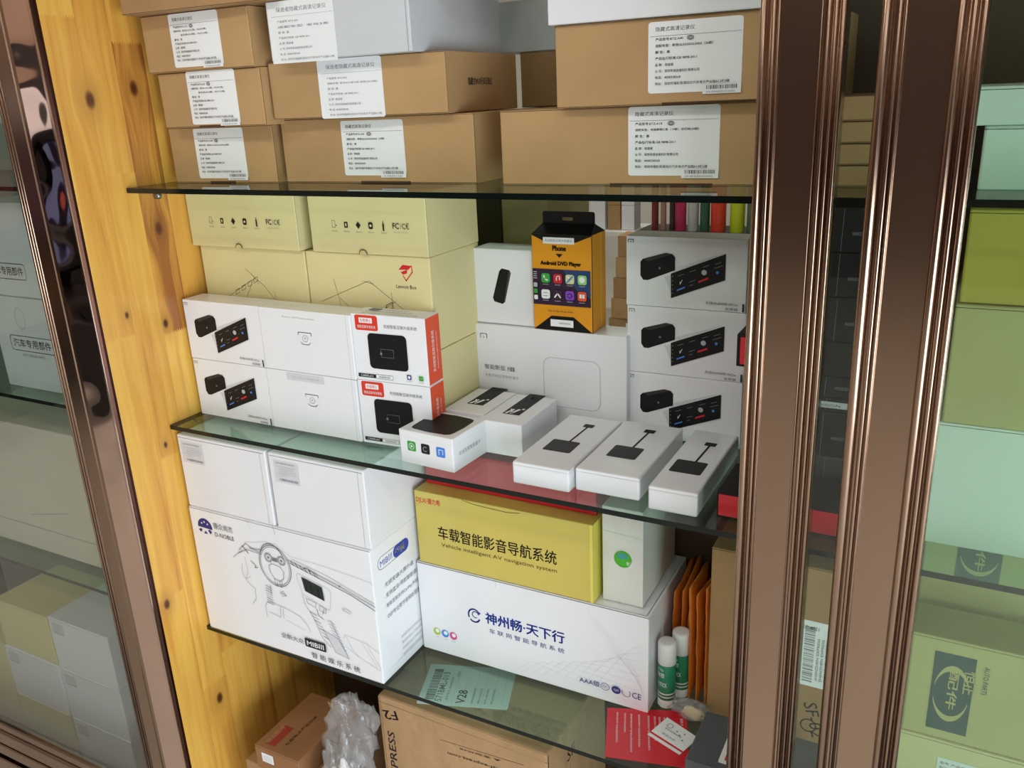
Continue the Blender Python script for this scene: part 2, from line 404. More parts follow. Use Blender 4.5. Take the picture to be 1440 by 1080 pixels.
# ------------------------------------------------------------------ room (setting)
room_wall = mat('painted_wall', (214, 210, 202), 0.8, noise=0.03, nscale=2)
tile = mat('floor_tile', (206, 202, 194), 0.18, noise=0.05, nscale=1.5)
ceil_m = mat('ceiling_paint', (226, 224, 218), 0.9)
def slab(name, a, b, mt):
    mb = MB(); mb.box(*a, *b, mt); o = mb.build(name); o['kind'] = 'structure'; return o
RX = 1.6
dark_wall = mat('dark_panelled_wall', (84, 66, 60), 0.6, noise=0.15, nscale=3)
slab('floor', (-5.0, -5.6, -.1), (RX, 7.1, 0.0), tile)
slab('ceiling', (-5.0, -5.6, 2.9), (RX, 7.1, 3.0), ceil_m)
slab('wall_back', (-5.0, 7.0, 0), (RX, 7.1, 2.9), room_wall)
slab('wall_front', (-5.0, -5.6, 0), (RX, -5.5, 2.9), dark_wall)
slab('wall_left', (-5.0, -5.5, 0), (-4.9, 7.0, 2.9), mat('beige_wall', (206, 182, 164), 0.8))
mb = MB()
mb.box(RX, -5.5, 0, RX+.05, -1.8, 2.9, room_wall); mb.box(RX, .6, 0, RX+.05, 7.0, 2.9, room_wall); mb.box(RX, -1.8, 1.32, RX+.05, .6, 2.9, dark_wall)
mb.build('wall_right')['kind'] = 'structure'
mb = MB()
for y in (-1.8, -.62, .56): mb.box(RX+.01, y, 0, RX+.05, y+.04, 1.32, bronze)
mb.box(RX+.01, -1.8, 0, RX+.05, .6, .04, bronze); mb.box(RX+.01, -1.8, 1.28, RX+.05, .6, 1.32, bronze)
mb.box(RX+.025, -1.8, .04, RX+.035, .6, 1.28, thin_glass('shopfront_glass', (.95, .97, .97)))
mb.build('window_1')['kind'] = 'structure'
lampface = mat('lamp_diffuser', (255, 250, 240), .5, emit=3.0)
for i, (x, y, p) in enumerate(PANELS):
    e = empty('ceiling_light', (x, y, 2.9), 'flat white ceiling light panel', 'ceiling light', 'ceiling light panels')
    mb = MB(); mb.box(-.58, -.17, -.025, .58, .17, 0, plastic_w, .004); mb.build('housing', e)
    mb = MB(); mb.box(-.55, -.14, -.028, .55, .14, -.0251, lampface); mb.build('diffuser', e)

# ------------------------------------------------------------------ the display cabinet
cab = empty('display_cabinet', (0, .9, 0), 'tall double-sided bronze steel display cabinet with pine side boards and glass doors', 'cabinet')
def cab_part(mb, name, parent=cab, origin=None):
    o = mb.build(name)
    o.parent = parent; o.matrix_parent_inverse = Matrix.Translation(-Vector(parent.matrix_world.translation if parent is not cab else (0, .9, 0)))
    return o
ZT = 2.6
# pine side board between the sections: origin at its front edge and at eye height so that the boards and knots fall where they should
mb = MB(); mb.box(-.022, 0, .12-EYE, 0, REAR-.7235, ZT-EYE, pine, .0008)
side = mb.build('side_board'); side.parent = cab; side.location = (-1.02, .7235-.9, EYE)
mb = MB(); mb.box(-1.019, MIRY, S2-.009, -.165, MIRY+.005, ZT-.02, thin_glass('partition_glass', (.95, .975, .96), .7)); cab_part(mb, 'glass_partition')
mb = MB(); mb.box(-1.019, MIRY, DECK, -.165, MIRY+.012, S2-.0095, mat('walnut_board', (74, 56, 40), .6, noise=.1)); cab_part(mb, 'lower_back_board')
mb = MB(); mb.box(-.160, MIRY, DECK, .9, MIRY+.012, ZT-.02, mat('walnut_board', (74, 56, 40), .6)); cab_part(mb, 'back_board')  # dark panel added so the right bay reads dark behind the doors
mb = MB(); mb.box(-2.1, MIRY, DECK, -1.0425, MIRY+.012, ZT-.02, mat('grey_back_board', (150, 152, 148), .6)); cab_part(mb, 'back_board')
mb = MB(); mb.box(-2.1, .745, .12, .9, REAR, DECK, mat('deck_laminate', (120, 92, 66), .5)); cab_part(mb, 'deck')
mb = MB(); mb.box(-2.1, .73, ZT-.02, .9, REAR, ZT, bronze); cab_part(mb, 'top_panel')
mb = MB(); mb.box(.9, .70, 0, .93, REAR, ZT, bronze); cab_part(mb, 'end_panel')
mb = MB(); mb.box(-2.13, .70, 0, -2.1, REAR, ZT, bronze); cab_part(mb, 'end_panel')
mb = MB(); mb.box(-2.1, .69, 0, .9, .73, .12, bronze, .003); cab_part(mb, 'plinth')
mb = MB(); mb.box(-2.1, .69, ZT-.1, .9, .73, ZT, bronze, .003); cab_part(mb, 'head_rail')
# polished column in front of the pine board
mb = MB(); mb.box(-1.0755, .716, .12, -1.0285, .722, ZT-.1, polished); cab_part(mb, 'polished_column')
mb = MB(); mb.box(-1.0275, .7155, .12, -1.0245, .7225, ZT-.1, mat('bright_trim', (220, 196, 180), .15, metal=1)); cab_part(mb, 'column_trim')
mb = MB(); mb.box(-1.0245, .7195, .12, -1.0205, .7232, ZT-.1, bronze_d); cab_part(mb, 'column_return')

def profile_bar(x0, x1, yf, z0, z1, prof, mt, thick=.018, name='stile', parent=cab, steps=10):
    """upright bar whose front face has rounded beads, grooves and flats: prof = [(kind, start, end)] in metres from x0"""
    pts = []
    for kind, a, b, dep in prof:
        if kind == 'bead':
            for k in range(steps+1):
                t = math.pi*k/steps; pts.append((a+(b-a)*(1-math.cos(t))/2, -dep*math.sin(t)))
        elif kind == 'flat': pts += [(a, dep), (b, dep)]
        elif kind == 'groove': pts += [(a, dep), (b, dep)]
    W = x1-x0
    pts = [(0, thick)]+[(p, q) for p, q in pts]+[(W, thick)]
    n = len(pts); vs = []; fs = []
    for z in (z0, z1):
        vs += [(x0+p, yf+q, z) for p, q in pts]
    for i in range(n):
        j = (i+1) % n; fs.append((i, j, n+j, n+i))
    fs += [tuple(range(n))[::-1], tuple(range(n, 2*n))]
    mb = MB(); mb.add(vs, fs, mt, False)
    # smooth only the beads
    for i in range(len(mb.f)-2):
        a = pts[i]; b = pts[(i+1) % n]
        if abs(a[0]-b[0]) < .0016 and abs(a[1]-b[1]) < .004: mb.sm[i] = True
    return mb
def stile_prof(W):
    return [('bead', .0, .0078, .0040), ('groove', .0084, .0100, .0035), ('bead', .0106, .0136, .0014), ('groove', .0139, .0146, .0028), ('bead', .0148, .0172, .0016),
            ('flat', .0176, W-.0200, .0010),
            ('bead', W-.0196, W-.0132, .0036), ('groove', W-.0126, W-.0112, .0034), ('bead', W-.0108, W-.0070, .0018), ('groove', W-.0066, W-.0056, .0030), ('bead', W-.0050, W, .0034)]
def stile_prof_a(W):
    return [('bead', .0, .0066, .0036), ('groove', .0070, .0086, .0032), ('bead', .0090, .0122, .0014), ('groove', .0125, .0133, .0026), ('bead', .0135, .0157, .0015),
            ('flat', .0160, W-.0185, .0010),
            ('bead', W-.0182, W-.0168, .0010), ('groove', W-.0164, W-.0146, .0034), ('bead', W-.0142, W-.0106, .0020), ('groove', W-.0102, W-.0094, .0028), ('bead', W-.0090, W-.0060, .0016), ('groove', W-.0056, W-.0048, .0026), ('bead', W-.0044, W, .0026)]
# right sliding doors: the rear one, then the front one that overlaps it
def sliding_door(x0, x1, yf, w_, z0=.12, z1=ZT-.1, left_prof=None):
    mb = profile_bar(x0, x0+w_, yf, z0, z1, left_prof or stile_prof(w_), bronze)
    m2 = profile_bar(x1-w_, x1, yf, z0, z1, stile_prof(w_), bronze)
    mb.add(m2.v, m2.f, bronze); mb.sm[-len(m2.f):] = m2.sm
    for zz in (z0, z1-.06): mb.box(x0+w_, yf+.002, zz, x1-w_, yf+.017, zz+.06, bronze, .003)
    d = cab_part(mb, 'sliding_door')
    g = MB(); g.box(x0+w_-.004, yf+.007, z0+.05, x1-w_+.004, yf+.012, z1-.05, door_glass)
    gp = g.build('glass_pane', d)
    return d
d1 = sliding_door(-.161, .42, .716, .063, left_prof=stile_prof_a(.063))
d1['label'] = 'bronze framed glass sliding door, the rear of the two on the right'
d2 = sliding_door(-.0722, .86, .692, .067)
d2['label'] = 'bronze framed glass sliding door, the front one overlapping on the right'
lp = [('bead', 0, .004, .002), ('groove', .004, .006, .002), ('bead', .006, .010, .002), ('groove', .010, .0115, .002), ('bead', .0115, .015, .0016), ('flat', .015, .0405, .0), ('groove', .0405, .0425, .003), ('flat', .0425, .049, .001)]
WL = .049
mb = profile_bar(-1.1285, -1.0795, .718, .12, ZT-.1, lp, bronze)
m2 = profile_bar(-2.09, -2.041, .718, .12, ZT-.1, lp, bronze); mb.add(m2.v, m2.f, bronze); mb.sm[-len(m2.f):] = m2.sm
zr = EYE-1.118
mb.box(-2.041, .714, zr-.115, -1.1285, .735, zr-.085, bronze, .002); mb.box(-2.041, .716, zr-.075, -1.1285, .735, zr-.05, bronze, .002)
mb.box(-2.041, .718, zr-.05, -1.1285, .735, zr-.018, bronze, .004); mb.box(-2.041, .722, zr-.018, -1.1285, .735, zr, bronze, .002)
mb.box(-2.041, .726, zr-.212, -1.1285, .735, zr-.05, bronze_d)
mb.box(-2.041, .72, ZT-.16, -1.1285, .735, ZT-.1, bronze, .003)
d3 = cab_part(mb, 'sliding_door'); d3['label'] = 'bronze framed glass door of the left section'
g = MB(); g.box(-2.045, .726, zr-.01, -1.125, .731, ZT-.15, thin_glass('left_door_glass', (.895, .915, .895), 1.3)); g.build('glass_pane', d3)

def shelf(x0, x1, ztop, label, grp='glass shelves', yf=.80, yb=MIRY-.002):
    mb = MB(); T = .0066
    vs = [(x0, yf, ztop-T), (x1, yf, ztop-T), (x1, yb, ztop-T), (x0, yb, ztop-T), (x0, yf, ztop), (x1, yf, ztop), (x1, yb, ztop), (x0, yb, ztop)]
    mb.add(vs, [(4, 5, 6, 7), (3, 2, 1, 0)], shelf_glass)
    mb.add(vs, [(0, 1, 5, 4), (1, 2, 6, 5), (2, 3, 7, 6), (3, 0, 4, 7)], edge_glass)
    o = mb.build('glass_shelf'); tag(o, label, 'shelf', grp); return o
shelf(-1.0195, .895, S1, 'topmost glass shelf, carrying the brown labelled cartons')
shelf(-1.0195, .895, S2, 'middle glass shelf under the white projector boxes and cable boxes')
shelf(-1.0195, .895, S3, 'lowest glass shelf under the white dashboard box and glue sticks')
shelf(-2.095, -1.0425, S1, 'topmost glass shelf of the left section', 'left section glass shelves')
shelf(-2.095, -1.0425, S2, 'middle glass shelf of the left section, under white boxes', 'left section glass shelves')
shelf(-2.095, -1.0425, S3, 'lowest glass shelf of the left section', 'left section glass shelves')
shelf(-1.0195, -.20, S1, 'topmost glass shelf of the far side, behind the glass partition', 'far side glass shelves', MIRY+.014, REAR-.03)
shelf(-1.0195, -.20, S2, 'middle glass shelf of the far side, behind the glass partition', 'far side glass shelves', MIRY+.014, REAR-.03)
steel = mat('pin_steel', (150, 150, 150), .3, metal=1)
for zz in (S1, S2, S3):
    for yy in ((.846, 1.03) if zz == S3 else (.846, 1.03, 1.13, 1.33)):
        mb = MB(); bm_ = []; 
        vs = []; n = 12
        pr, pz = (.0045, .0155) if zz == S1 else (.0026, .0094)
        for xx, r in ((-1.0198, pr), (-1.012, pr), (-1.010, pr*.6)):
            vs += [(xx, yy+r*math.cos(2*math.pi*k/n), zz-pz+r*math.sin(2*math.pi*k/n)) for k in range(n)]
        fs = [(j*n+k, j*n+(k+1) % n, (j+1)*n+(k+1) % n, (j+1)*n+k) for j in (0, 1) for k in range(n)]+[tuple(range(2*n, 3*n))]
        mb.add(vs, fs, steel, True); cab_part(mb, 'shelf_pin')

# ------------------------------------------------------------------ top shelf
def kraft_box(x, y, z, w_, d, h, ang, label, st=None, draw=None, base=kraft, group=None, notch=None, stlabel=None):
    c = Carton('cardboard_carton', x, y, z, w_, d, h, base, ang)
    c.F.line([(0, h*.985), (w_, h*.985)], .0006, seam); c.F.line([(0, .001), (w_, .001)], .0006, seam)
    if notch: c.F.rect(notch[0]*w_, 0, notch[1]*w_, .0022, seam)
    c.Rt.line([(.0012, .001), (.0012, h-.001)], .0008, seam)
    c.done(label, 'box', group)
    if st: c.sticker(c.F, *st, draw, label=stlabel)
    return c
Z = EYE
lab3 = spec_label('BTZ-A48', '奔驰GLC260L/GLC300L(20款)', .62)
lab2 = spec_label('BTZ-A53', '宝马X1(16-21款)、X3(18-21款)、', .68, '宝马5系(18-20款)、X5(19-21款)')
kraft_box(-1.003, .872, S1, .180, .17, .0740, 3.5, 'brown carton on the top glass shelf, lowest of the left stack by the pine board', (.045, .006, .086, .066), lab3, notch=(.35, .6))
kraft_box(-.983, .852, S1+.0744, .179, .10, .0695, 0.5, 'brown carton by the pine board, second up in the left stack of three', (.052, .0035, .085, .066), lab2, notch=(.35, .6))
kraft_box(-.991, .846, S1+.1443, .184, .17, .0700, 1.0, 'brown carton by the pine board, third up with tall white label', (.050, .005, .085, .064), lab2)
kraft_box(-.991, .819, S1+.2148, .238, .22, .075, 4.0, 'plain brown carton lying across the top of the left stack', base=kraft_dark)
kraft_box(-.812, .888, S1, .290, .175, .0795, 0.5, 'wide brown carton in the middle of the top shelf under the tilted brown carton', (.098, .009, .094, .0665), spec_label('BTZ-A40', '奔驰GLE350/GLE450（20款）', .62), notch=(.42, .68))
c = kraft_box(-.7995, .865, S1+.0802, .254, .188, .0675, 2.3, 'tilted brown carton with printed side and white paper label, under the pale grey box', (.0755, -.001, .093, .0682), plain_label('BTZ-A02', '宝马X3/5系/6系 适用(18-20款)'), stlabel='white paper label folded over the front')
mb = MB(); f = Face(mb, (.254, 0, 0), (0, 1, 0), (0, 0, 1), .195, .0675, .0004); f.text('隐藏式WI-FI行车记录仪', .052, .030, .009, ink, W=.062, bold=.01); mb.build('printed_name', c.o)
# white box on top of it
c = Carton('white_carton', -.776, .848, S1+.1480, .203, .215, .0665, greyw, 1.0)
c.F.line([(.1985, .001), (.1985, .0655)], .0006, greyink); c.Rt.line([(.10, .065), (.145, .001)], .0005, faint)
c.done('pale grey-white box with a paper label, on top of the tilted brown carton')
c.sticker(c.F, .002, -.003, .098, .0685, plain_label('BTZ-A01', '宝马3系'), r=.001)
kraft_box(-.70, .90, S1+.2150, .16, .15, .06, 0, 'brown carton lying on the pale white box at the top edge of the photo', base=kraft_dark)
kraft_box(-.480, .878, S1, .300, .18, .0805, 2.0, 'long brown carton on the top shelf, bottom of the right stack', (.150, .010, .096, .0695), spec_label('BTZ-A18', '奔驰新款C系（19款）迈巴赫(20款)', .70, spot=(.48, .7)), notch=(.43, .8))
kraft_box(-.405, .868, S1+.0810, .275, .185, .0815, 1.0, 'long brown carton, upper of the right stack beneath the white box', (.101, .011, .093, .0665), spec_label('BTZ-A40', '奔驰GLE350/GLE450（20款）', .62), notch=(.42, .78))
c = Carton('white_carton', -.410, .862, S1+.1630, .27, .18, .07, white, 1.0); c.done('white box lying on the right stack of brown cartons at the top of the photo')

# ------------------------------------------------------------------ middle shelf: cream boxes
def cream_box(x, y, z, w_, d, h, kind, label, logo=False):
    c = Carton('cream_box', x, y, z, w_, d, h, cream, 0, .0016); f = c.F
    if kind == 'icons':
        b = h*.30+.0135
        u0, sp_ = (.045, .0222) if w_ > .2 else (.0415, .0203)
        for k in range(5):
            a = u0+k*sp_
            if k == 0: f.line([(a-.003, b-.004), (a-.003, b+.005), (a+.002, b+.005), (a+.002, b-.004), (a-.003, b-.004)], .0006, ink); f.rect(a+.003, b-.002, a+.0045, b-.0005, ink)
            elif k == 1: f.rrect(a-.003, b-.004, a+.003, b+.004, .001, ink); f.rect(a-.001, b-.002, a+.001, b+.002, cream)
            elif k == 2: f.poly([(a, b-.005), (a+.004, b), (a, b+.005), (a-.004, b)], ink)
            elif k == 3: f.rrect(a-.0035, b-.0045, a+.0035, b+.0045, .002, ink); f.circ(a, b, .0017, cream)
            else: f.line([(a, b-.005), (a, b+.002)], .0024, ink); f.line([(a, b+.002), (a, b+.006)], .001, ink)
            f.text('Bluetooth', a-.004, b-.0095, .0018, greyink, W=.009)
        u0 += .012 if w_ > .2 else .001
        f.text('FC', u0+.095, b-.003, .0075, ink, W=.010, bold=.012); f.text('C€', u0+.1095, b-.003, .0075, ink, W=.011); f.line([(u0+.1075, b-.003), (u0+.1075, b+.004)], .0004, ink)
        f.text('Designed in Shenzhen', u0+.096, b-.0085, .0018, greyink, W=.022)
        pts = [(w_*.46+.007*math.cos(math.radians(t)), .007*math.sin(math.radians(t))) for t in range(0, 181, 15)]
        f.poly(pts, seam); f.poly([(w_*.46+(a-w_*.46)*.82-.0003, b_*.82) for a, b_ in pts], mat('cream_inner', (196, 182, 130), .7))
        c.Rt.line([(.001, 0), (.001, h)], .0006, greyink)
    elif kind == 'drawing':
        dm = ink; t = .0006; f.o = f.o+Vector((0, 0, .0115 if logo else .0085))
        if not logo:
            f.line([(.040, .040), (.100, .072), (.062, .018)], t, dm)
            f.line([(.085, .086), (.118, .062), (.150, .028)], t, dm); f.line([(.095, .080), (.108, .064)], t, dm)
            for k in range(4):
                a = .060+k*.013; b = .046+k*.0065; f.line([(a, b), (a+.008, b+.004), (a+.008, b+.010), (a, b+.006), (a, b)], .0007, dm)
            f.line([(.135, .056), (.145, .020)], t, dm)
        else:
            f.line([(.020, .044), (.105, .078), (.170, .034)], t, dm); f.line([(.045, .078), (.058, .020)], t, dm); f.line([(.052, .052), (.088, .022)], t, dm)
            f.line([(.095, .077), (.112, .074)], t, dm); f.line([(.140, .064), (.144, .018)], t, dm); f.line([(.090, .022), (.146, .052)], t, dm)
            for k in range(3):
                a = .096+k*.017; b = .020+k*.009; f.line([(a, b), (a+.010, b+.005), (a+.010, b+.013), (a, b+.008), (a, b)], .0009, dm)
            a, b = .166, .0925
            f.poly([(a-.011, b+.003), (a-.004, b+.010), (a+.010, b+.009), (a+.005, b+.004)], redink); f.poly([(a-.008, b+.000), (a+.003, b+.004), (a+.002, b-.001), (a-.004, b-.003)], redink)
            f.line([(a+.010, b+.009), (a+.0105, b+.001), (a, b-.011), (a-.004, b-.005)], .0014, redink)
            f.text('Lenvoit Box', a-.0165, b-.0215, .0050, ink, W=.032)
    c.done(label); return c
yc = .902
RH = .1258
cream_box(-1.012, yc, S2, .200, .125, RH-.0005, None, 'cream box hidden low in the left column behind the white projector boxes')
cream_box(-.809, yc, S2, .204, .125, RH-.0005, None, 'cream box at the base of the right column, side visible behind the orange sided boxes')
cream_box(-1.011, yc, S2+RH, .200, .125, RH-.0005, 'drawing', 'cream box with a line drawing, next to the pine board, no red logo')
cream_box(-.809, yc, S2+RH, .204, .125, RH-.0005, 'drawing', 'cream box with a line drawing and a red diamond shaped logo', True)
cream_box(-1.0165, yc-.008, S2+2*RH, .206, .124, .082, 'icons', 'cream box with a row of icons, topmost beside the pine board')
cream_box(-.791, yc-.004, S2+2*RH, .189, .126, .082, 'icons', 'cream box with a row of icons, topmost of the right column under the glass')

# white projector boxes, two piles of two, and their neighbours
def projector_box(x, y, z, w_, d, h, label, ang=0, group=None, pale=False):
    c = Carton('projector_box', x, y, z, w_, d, h, white_gl, ang, .0008); hicar(c); c.done(label, 'box', group); return c
projector_box(-1.013, .856, S2, .146, .041, .0890, 'white box picturing a projector and screen, lower left by the pine board')
projector_box(-1.014, .856, S2+.0895, .148, .041, .0895, 'white box picturing a projector and screen, upper left by the pine board')
def back_box(x, y, z, label, tag_):
    c = Carton('plain_white_box', x, y, z, .160, .041, .0892, white_gl, 0, .0012); f = c.F; W, H = .160, .0892
    f.line([(W*.43, H*.62), (W*.43, H*.66), (W*.57, H*.66), (W*.57, H*.62)], .0010, lightink); f.line([(W*.45, H*.50), (W*.47, H*.47), (W*.53, H*.47), (W*.55, H*.50)], .0010, lightink)
    f.ring(W*.5, H*.565, .0045, .0006, lightink); f.circ(W*.5, H*.57, .0014, lightink)
    f.line([(W*.955, 0), (W*.955, H)], .0004, lightink)
    if tag_ == 0: f.rect(W*.24, H*.83, W*.72, H*.93, paper); f.text('Model No. WXTP10 screen projector', W*.27, H*.865, .0028, greyink, W=W*.36)
    else: f.rrect(W*.24, H*.86, W*.66, H*.985, .001, faint); f.text('S/N 2021060018', W*.30, H*.90, .0032, lightink, W=W*.3)
    c.T.text('SMART PROJECTION SET', .01, .018, .003, lightink, W=.05)
    c.done(label); return c
back_box(-.866, .855, S2, 'plain white box with a faint logo, lower one left of the orange sided box', 1)
back_box(-.865, .855, S2+.0897, 'plain white box with a faint logo, upper one left of the orange sided box', 0)
def wifi_box(x, y, z, label):
    w_, d, h = .112, .036, .0905
    c = Carton('wireless_adapter_box', x, y, z, w_, d, h, white_gl, 3.0, .0008); f = c.F
    f.rrect(.006, h-.0215, .041, h-.001, .003, darkred); f.rrect(.0125, h-.0115, .033, h-.0045, .001, paper); f.text('车载博士', .0145, h-.0102, .0045, darkred, W=.0165)
    f.text('智能互联专家系统', .0095, h-.0185, .0042, paper, W=.028)
    f.text('无线智能互联升级系统', .050, h-.0165, .0048, greyink, W=.050)
    f.rrect(.024, .018, .083, .066, .006, blackgl); f.line([(.043, .0345), (.043, .0455), (.062, .0455), (.062, .0345), (.043, .0345)], .0007, greyink); f.rect(.0415, .0375, .0445, .041, greyink)
    f.rect(.004, .0045, .032, .0095, ink); f.rect(.032, .0045, .058, .0095, paper); f.line([(.032, .0045), (.058, .0045), (.058, .0095), (.032, .0095)], .0005, ink); f.text('CARPLAY', .008, .0057, .0026, paper, W=.02); f.text('ANDROID', .036, .0057, .0026, ink, W=.018)
    f.rrect(.080, .0075, .0865, .0140, .0012, navy); f.rrect(.0815, .009, .085, .0125, .0008, paper); f.rrect(.098, .0075, .1045, .0140, .0012, green); f.line([(.0995, .0108), (.103, .0108)], .0008, paper)
    f.text('CarPlay', .0795, .0045, .0018, greyink, W=.008); f.text('HiCar', .0985, .0045, .0018, greyink, W=.006)
    r = c.Rt; r.rect(.0008, .0015, d-.0008, h-.0008, orangered); r.text('无线智能互联升级系统', .0195, .016, .0065, paper, W=.055, rot=math.pi/2)
    r.text('WIRELESS CARPLAY SYSTEM', .0265, .018, .0022, paper, W=.05, rot=math.pi/2)
    t = c.T
    for k in range(3): t.text('本产品适用于原车有线互联升级', .012+.0*k, .006+.009*k, .0038, greyink, W=.085-.012*k)
    t.rect(.014, .021, .030, .032, greyink)
    c.done(label); return c
wifi_box(-.7045, .857, S2, 'white box with an orange side and a red badge, lower of the pair')
wifi_box(-.7045, .857, S2+.0910, 'white box with an orange side and a red badge, upper of the pair')

# square device box with black rounded lid print
c = Carton('square_device_box', -.617, .822, S2, .0835, .075, .0450, white_gl, -4.0, .0012); f = c.F
for a, mt_ in ((.012, green), (.034, ink), (.058, skyb)):
    f.rrect(a, .018, a+.0135, .0315, .0022, mt_)
f.ring(.01875, .02475, .004, .0010, paper); f.poly([(.0175, .0225), (.0175, .027), (.0215, .02475)], paper)
f.ring(.0405, .0245, .003, .0008, lightink, 40, 320); f.line([(.062, .021), (.062, .028), (.068, .028), (.068, .022)], .0009, paper)
c.Rt.text('无线互联智能盒子', .012, .019, .0055, greyink, W=.048)
c.done('small square white box with a black rounded picture on its lid and three app icons')
mb = MB(); mb.box(-.0004, -.0004, .0355, .0839, .0754, .0456, white_gl, .0014); f = Face(mb, (0, 0, .0456), (1, 0, 0), (0, 1, 0), .0835, .075)
f.poly([(.010+.064*u, .008+.060*v) for u, v in [(0, .16), (.03, .05), (.12, 0), (.5, -.03), (.88, 0), (.97, .05), (1, .16), (1.02, .5), (1, .84), (.97, .95), (.88, 1), (.5, 1.03), (.12, 1), (.03, .95), (0, .84), (-.02, .5)]], black)
mb.build('lid', c.o)

def long_box(x, y, w_, d, label):
    c = Carton('long_white_box', x, y, S2, w_, d, .0455, white_gl, 0, .0012); t = c.T
    a0, a1 = (w_-.024)/2-.001, (w_+.024)/2; b0 = .030; b1 = .112
    t.rect(a0, b0, a1, b1, black)
    t.poly([(a0+.002, b0+.003), (a0+.006, b0+.002), (a0+.010, b0+.018), (a0+.007, b0+.020)], paper); t.poly([(a0+.009, b0+.003), (a0+.013, b0+.002), (a0+.018, b0+.020), (a0+.014, b0+.021)], paper)
    t.line([(a0+.0045, b0+.018), (a0+.013, b0+.004)], .0022, paper); t.circ(a0+.0205, b0+.022, .0022, paper)
    t.ring(a0+.014, b1-.016, .003, .0012, lightink, 0, 300)
    c.done(label); return c
long_box(-.601, .905, .062, .092, 'long white box with a black printed strip, left of two, behind the square device box')
long_box(-.5375, .889, .062, .106, 'long white box with a black printed strip, right of two, beside the cable boxes')

def cable_box(x, y, w_, d, ang, label):
    c = Carton('cable_adapter_box', x, y, S2, w_, d, .0285, white_gl, ang, .0025); t = c.T
    a0 = w_/2-.020; b0 = .046
    t.rrect(a0, b0, a0+.037, b0+.036, .003, blackgl); t.line([(a0+.022, b0+.036), (a0+.024, b0+.092)], .0028, black); t.rrect(a0+.017, b0+.086, a0+.031, b0+.097, .0015, black)
    c.F.line([(0, .0245), (w_, .0245)], .0003, lightink); c.Rt.line([(0, .0245), (d, .0245)], .0003, lightink)
    c.done(label); return c
cable_box(-.4535, .820, .0745, .170, 0.0, 'white cable adapter box with a black dongle picture, leftmost of the three')
cable_box(-.3765, .831, .0790, .165, 0.0, 'white cable adapter box with a black dongle picture, middle of the three')
cable_box(-.2830, .818, .0560, .180, 0.0, 'narrow white cable adapter box with a black dongle picture, nearest the door frame')

# back row: big flat box, power bank box and the hanging adapter box
c = Carton('flat_white_box', -.6125, 1.008, S2, .2335, .048, .1385, white, 0, .0015); f = c.F; H = .1385
f.line([(.014, H-.020), (.014, H-.014), (.024, H-.014), (.024, H-.020)], .001, ink); f.circ(.019, H-.019, .0009, ink)
f.text('智能新版', .018, H-.066, .0075, greyink, W=.034, bold=.012); f.text('升级版', .055, H-.066, .0070, ink, W=.012, bold=.01); f.text('车载无线互联智能盒子', .018, H-.077, .0045, lightink, W=.055)
f.line(rr(.112, .030, .196, .100, .012)+[(.196-.012+.012, .100-.012)], .0007, lightink)
c.done('big flat white box standing upright behind the cable boxes')
c = Carton('power_bank_box', -.6065, 1.014, S2+.139, .092, .045, .1055, white, 0, .0012); f = c.F
f.poly([(.028, .037), (.040, .075), (.044, .079), (.056, .077), (.058, .073), (.047, .032), (.043, .029), (.030, .032)], black); f.poly([(.055, .077), (.058, .073), (.047, .032), (.045, .031)], mat('power_bank_edge', (60, 58, 58), .4))
c.done('small white box picturing a black power bank, standing on the flat white box')

# hanging amber and black adapter box
e = Carton('hanging_adapter_box', -.5125, 1.0085, S2+.139, .0855, .048, .1290, amber, 0, .0008); f = e.F; W, H = .0855, .1290
f.poly([(0, H), (0, H-.0012), (.019, H*.925), (.064, H*.925), (W, H-.0012), (W, H)], black)
f.poly([(0, 0), (W, 0), (W*.69, H*.155), (W*.31, H*.155)], black)
f.rect(W*.20, H*.905, W*.72, H*.970, paper); f.text('无线智能互联升级模块', W*.23, H*.925, .0035, greyink, W=W*.46)
f.heavy('Phone', W*.36, H*.835, .0068, ink, W=.019, fb=.0004); f.poly([(W*.41, H*.805), (W*.53, H*.805), (W*.47, H*.765)], ink); f.heavy('Android DVD Player', W*.15, H*.675, .0068, ink, W=.058, fb=.0004)
s0, s1 = H*.27, H*.645
f.rect(.0005, s0, W-.0015, s1, mat('screen_print', (44, 26, 52), .4)); f.poly([(.045, s1), (W-.0015, s1), (W-.0015, s0+.012), (.066, s0+.020)], mat('screen_print_blue', (40, 62, 110), .4))
icons = [(0, 1, green), (1, 1, redink), (2, 1, mat('map_icon', (206, 206, 150), .5)), (3, 1, mat('mint_icon', (150, 210, 120), .5)), (0, 0, paper), (1, 0, mat('dark_icon', (60, 30, 50), .5)), (2, 0, purple), (3, 0, mat('book_icon', (226, 84, 52), .5))]
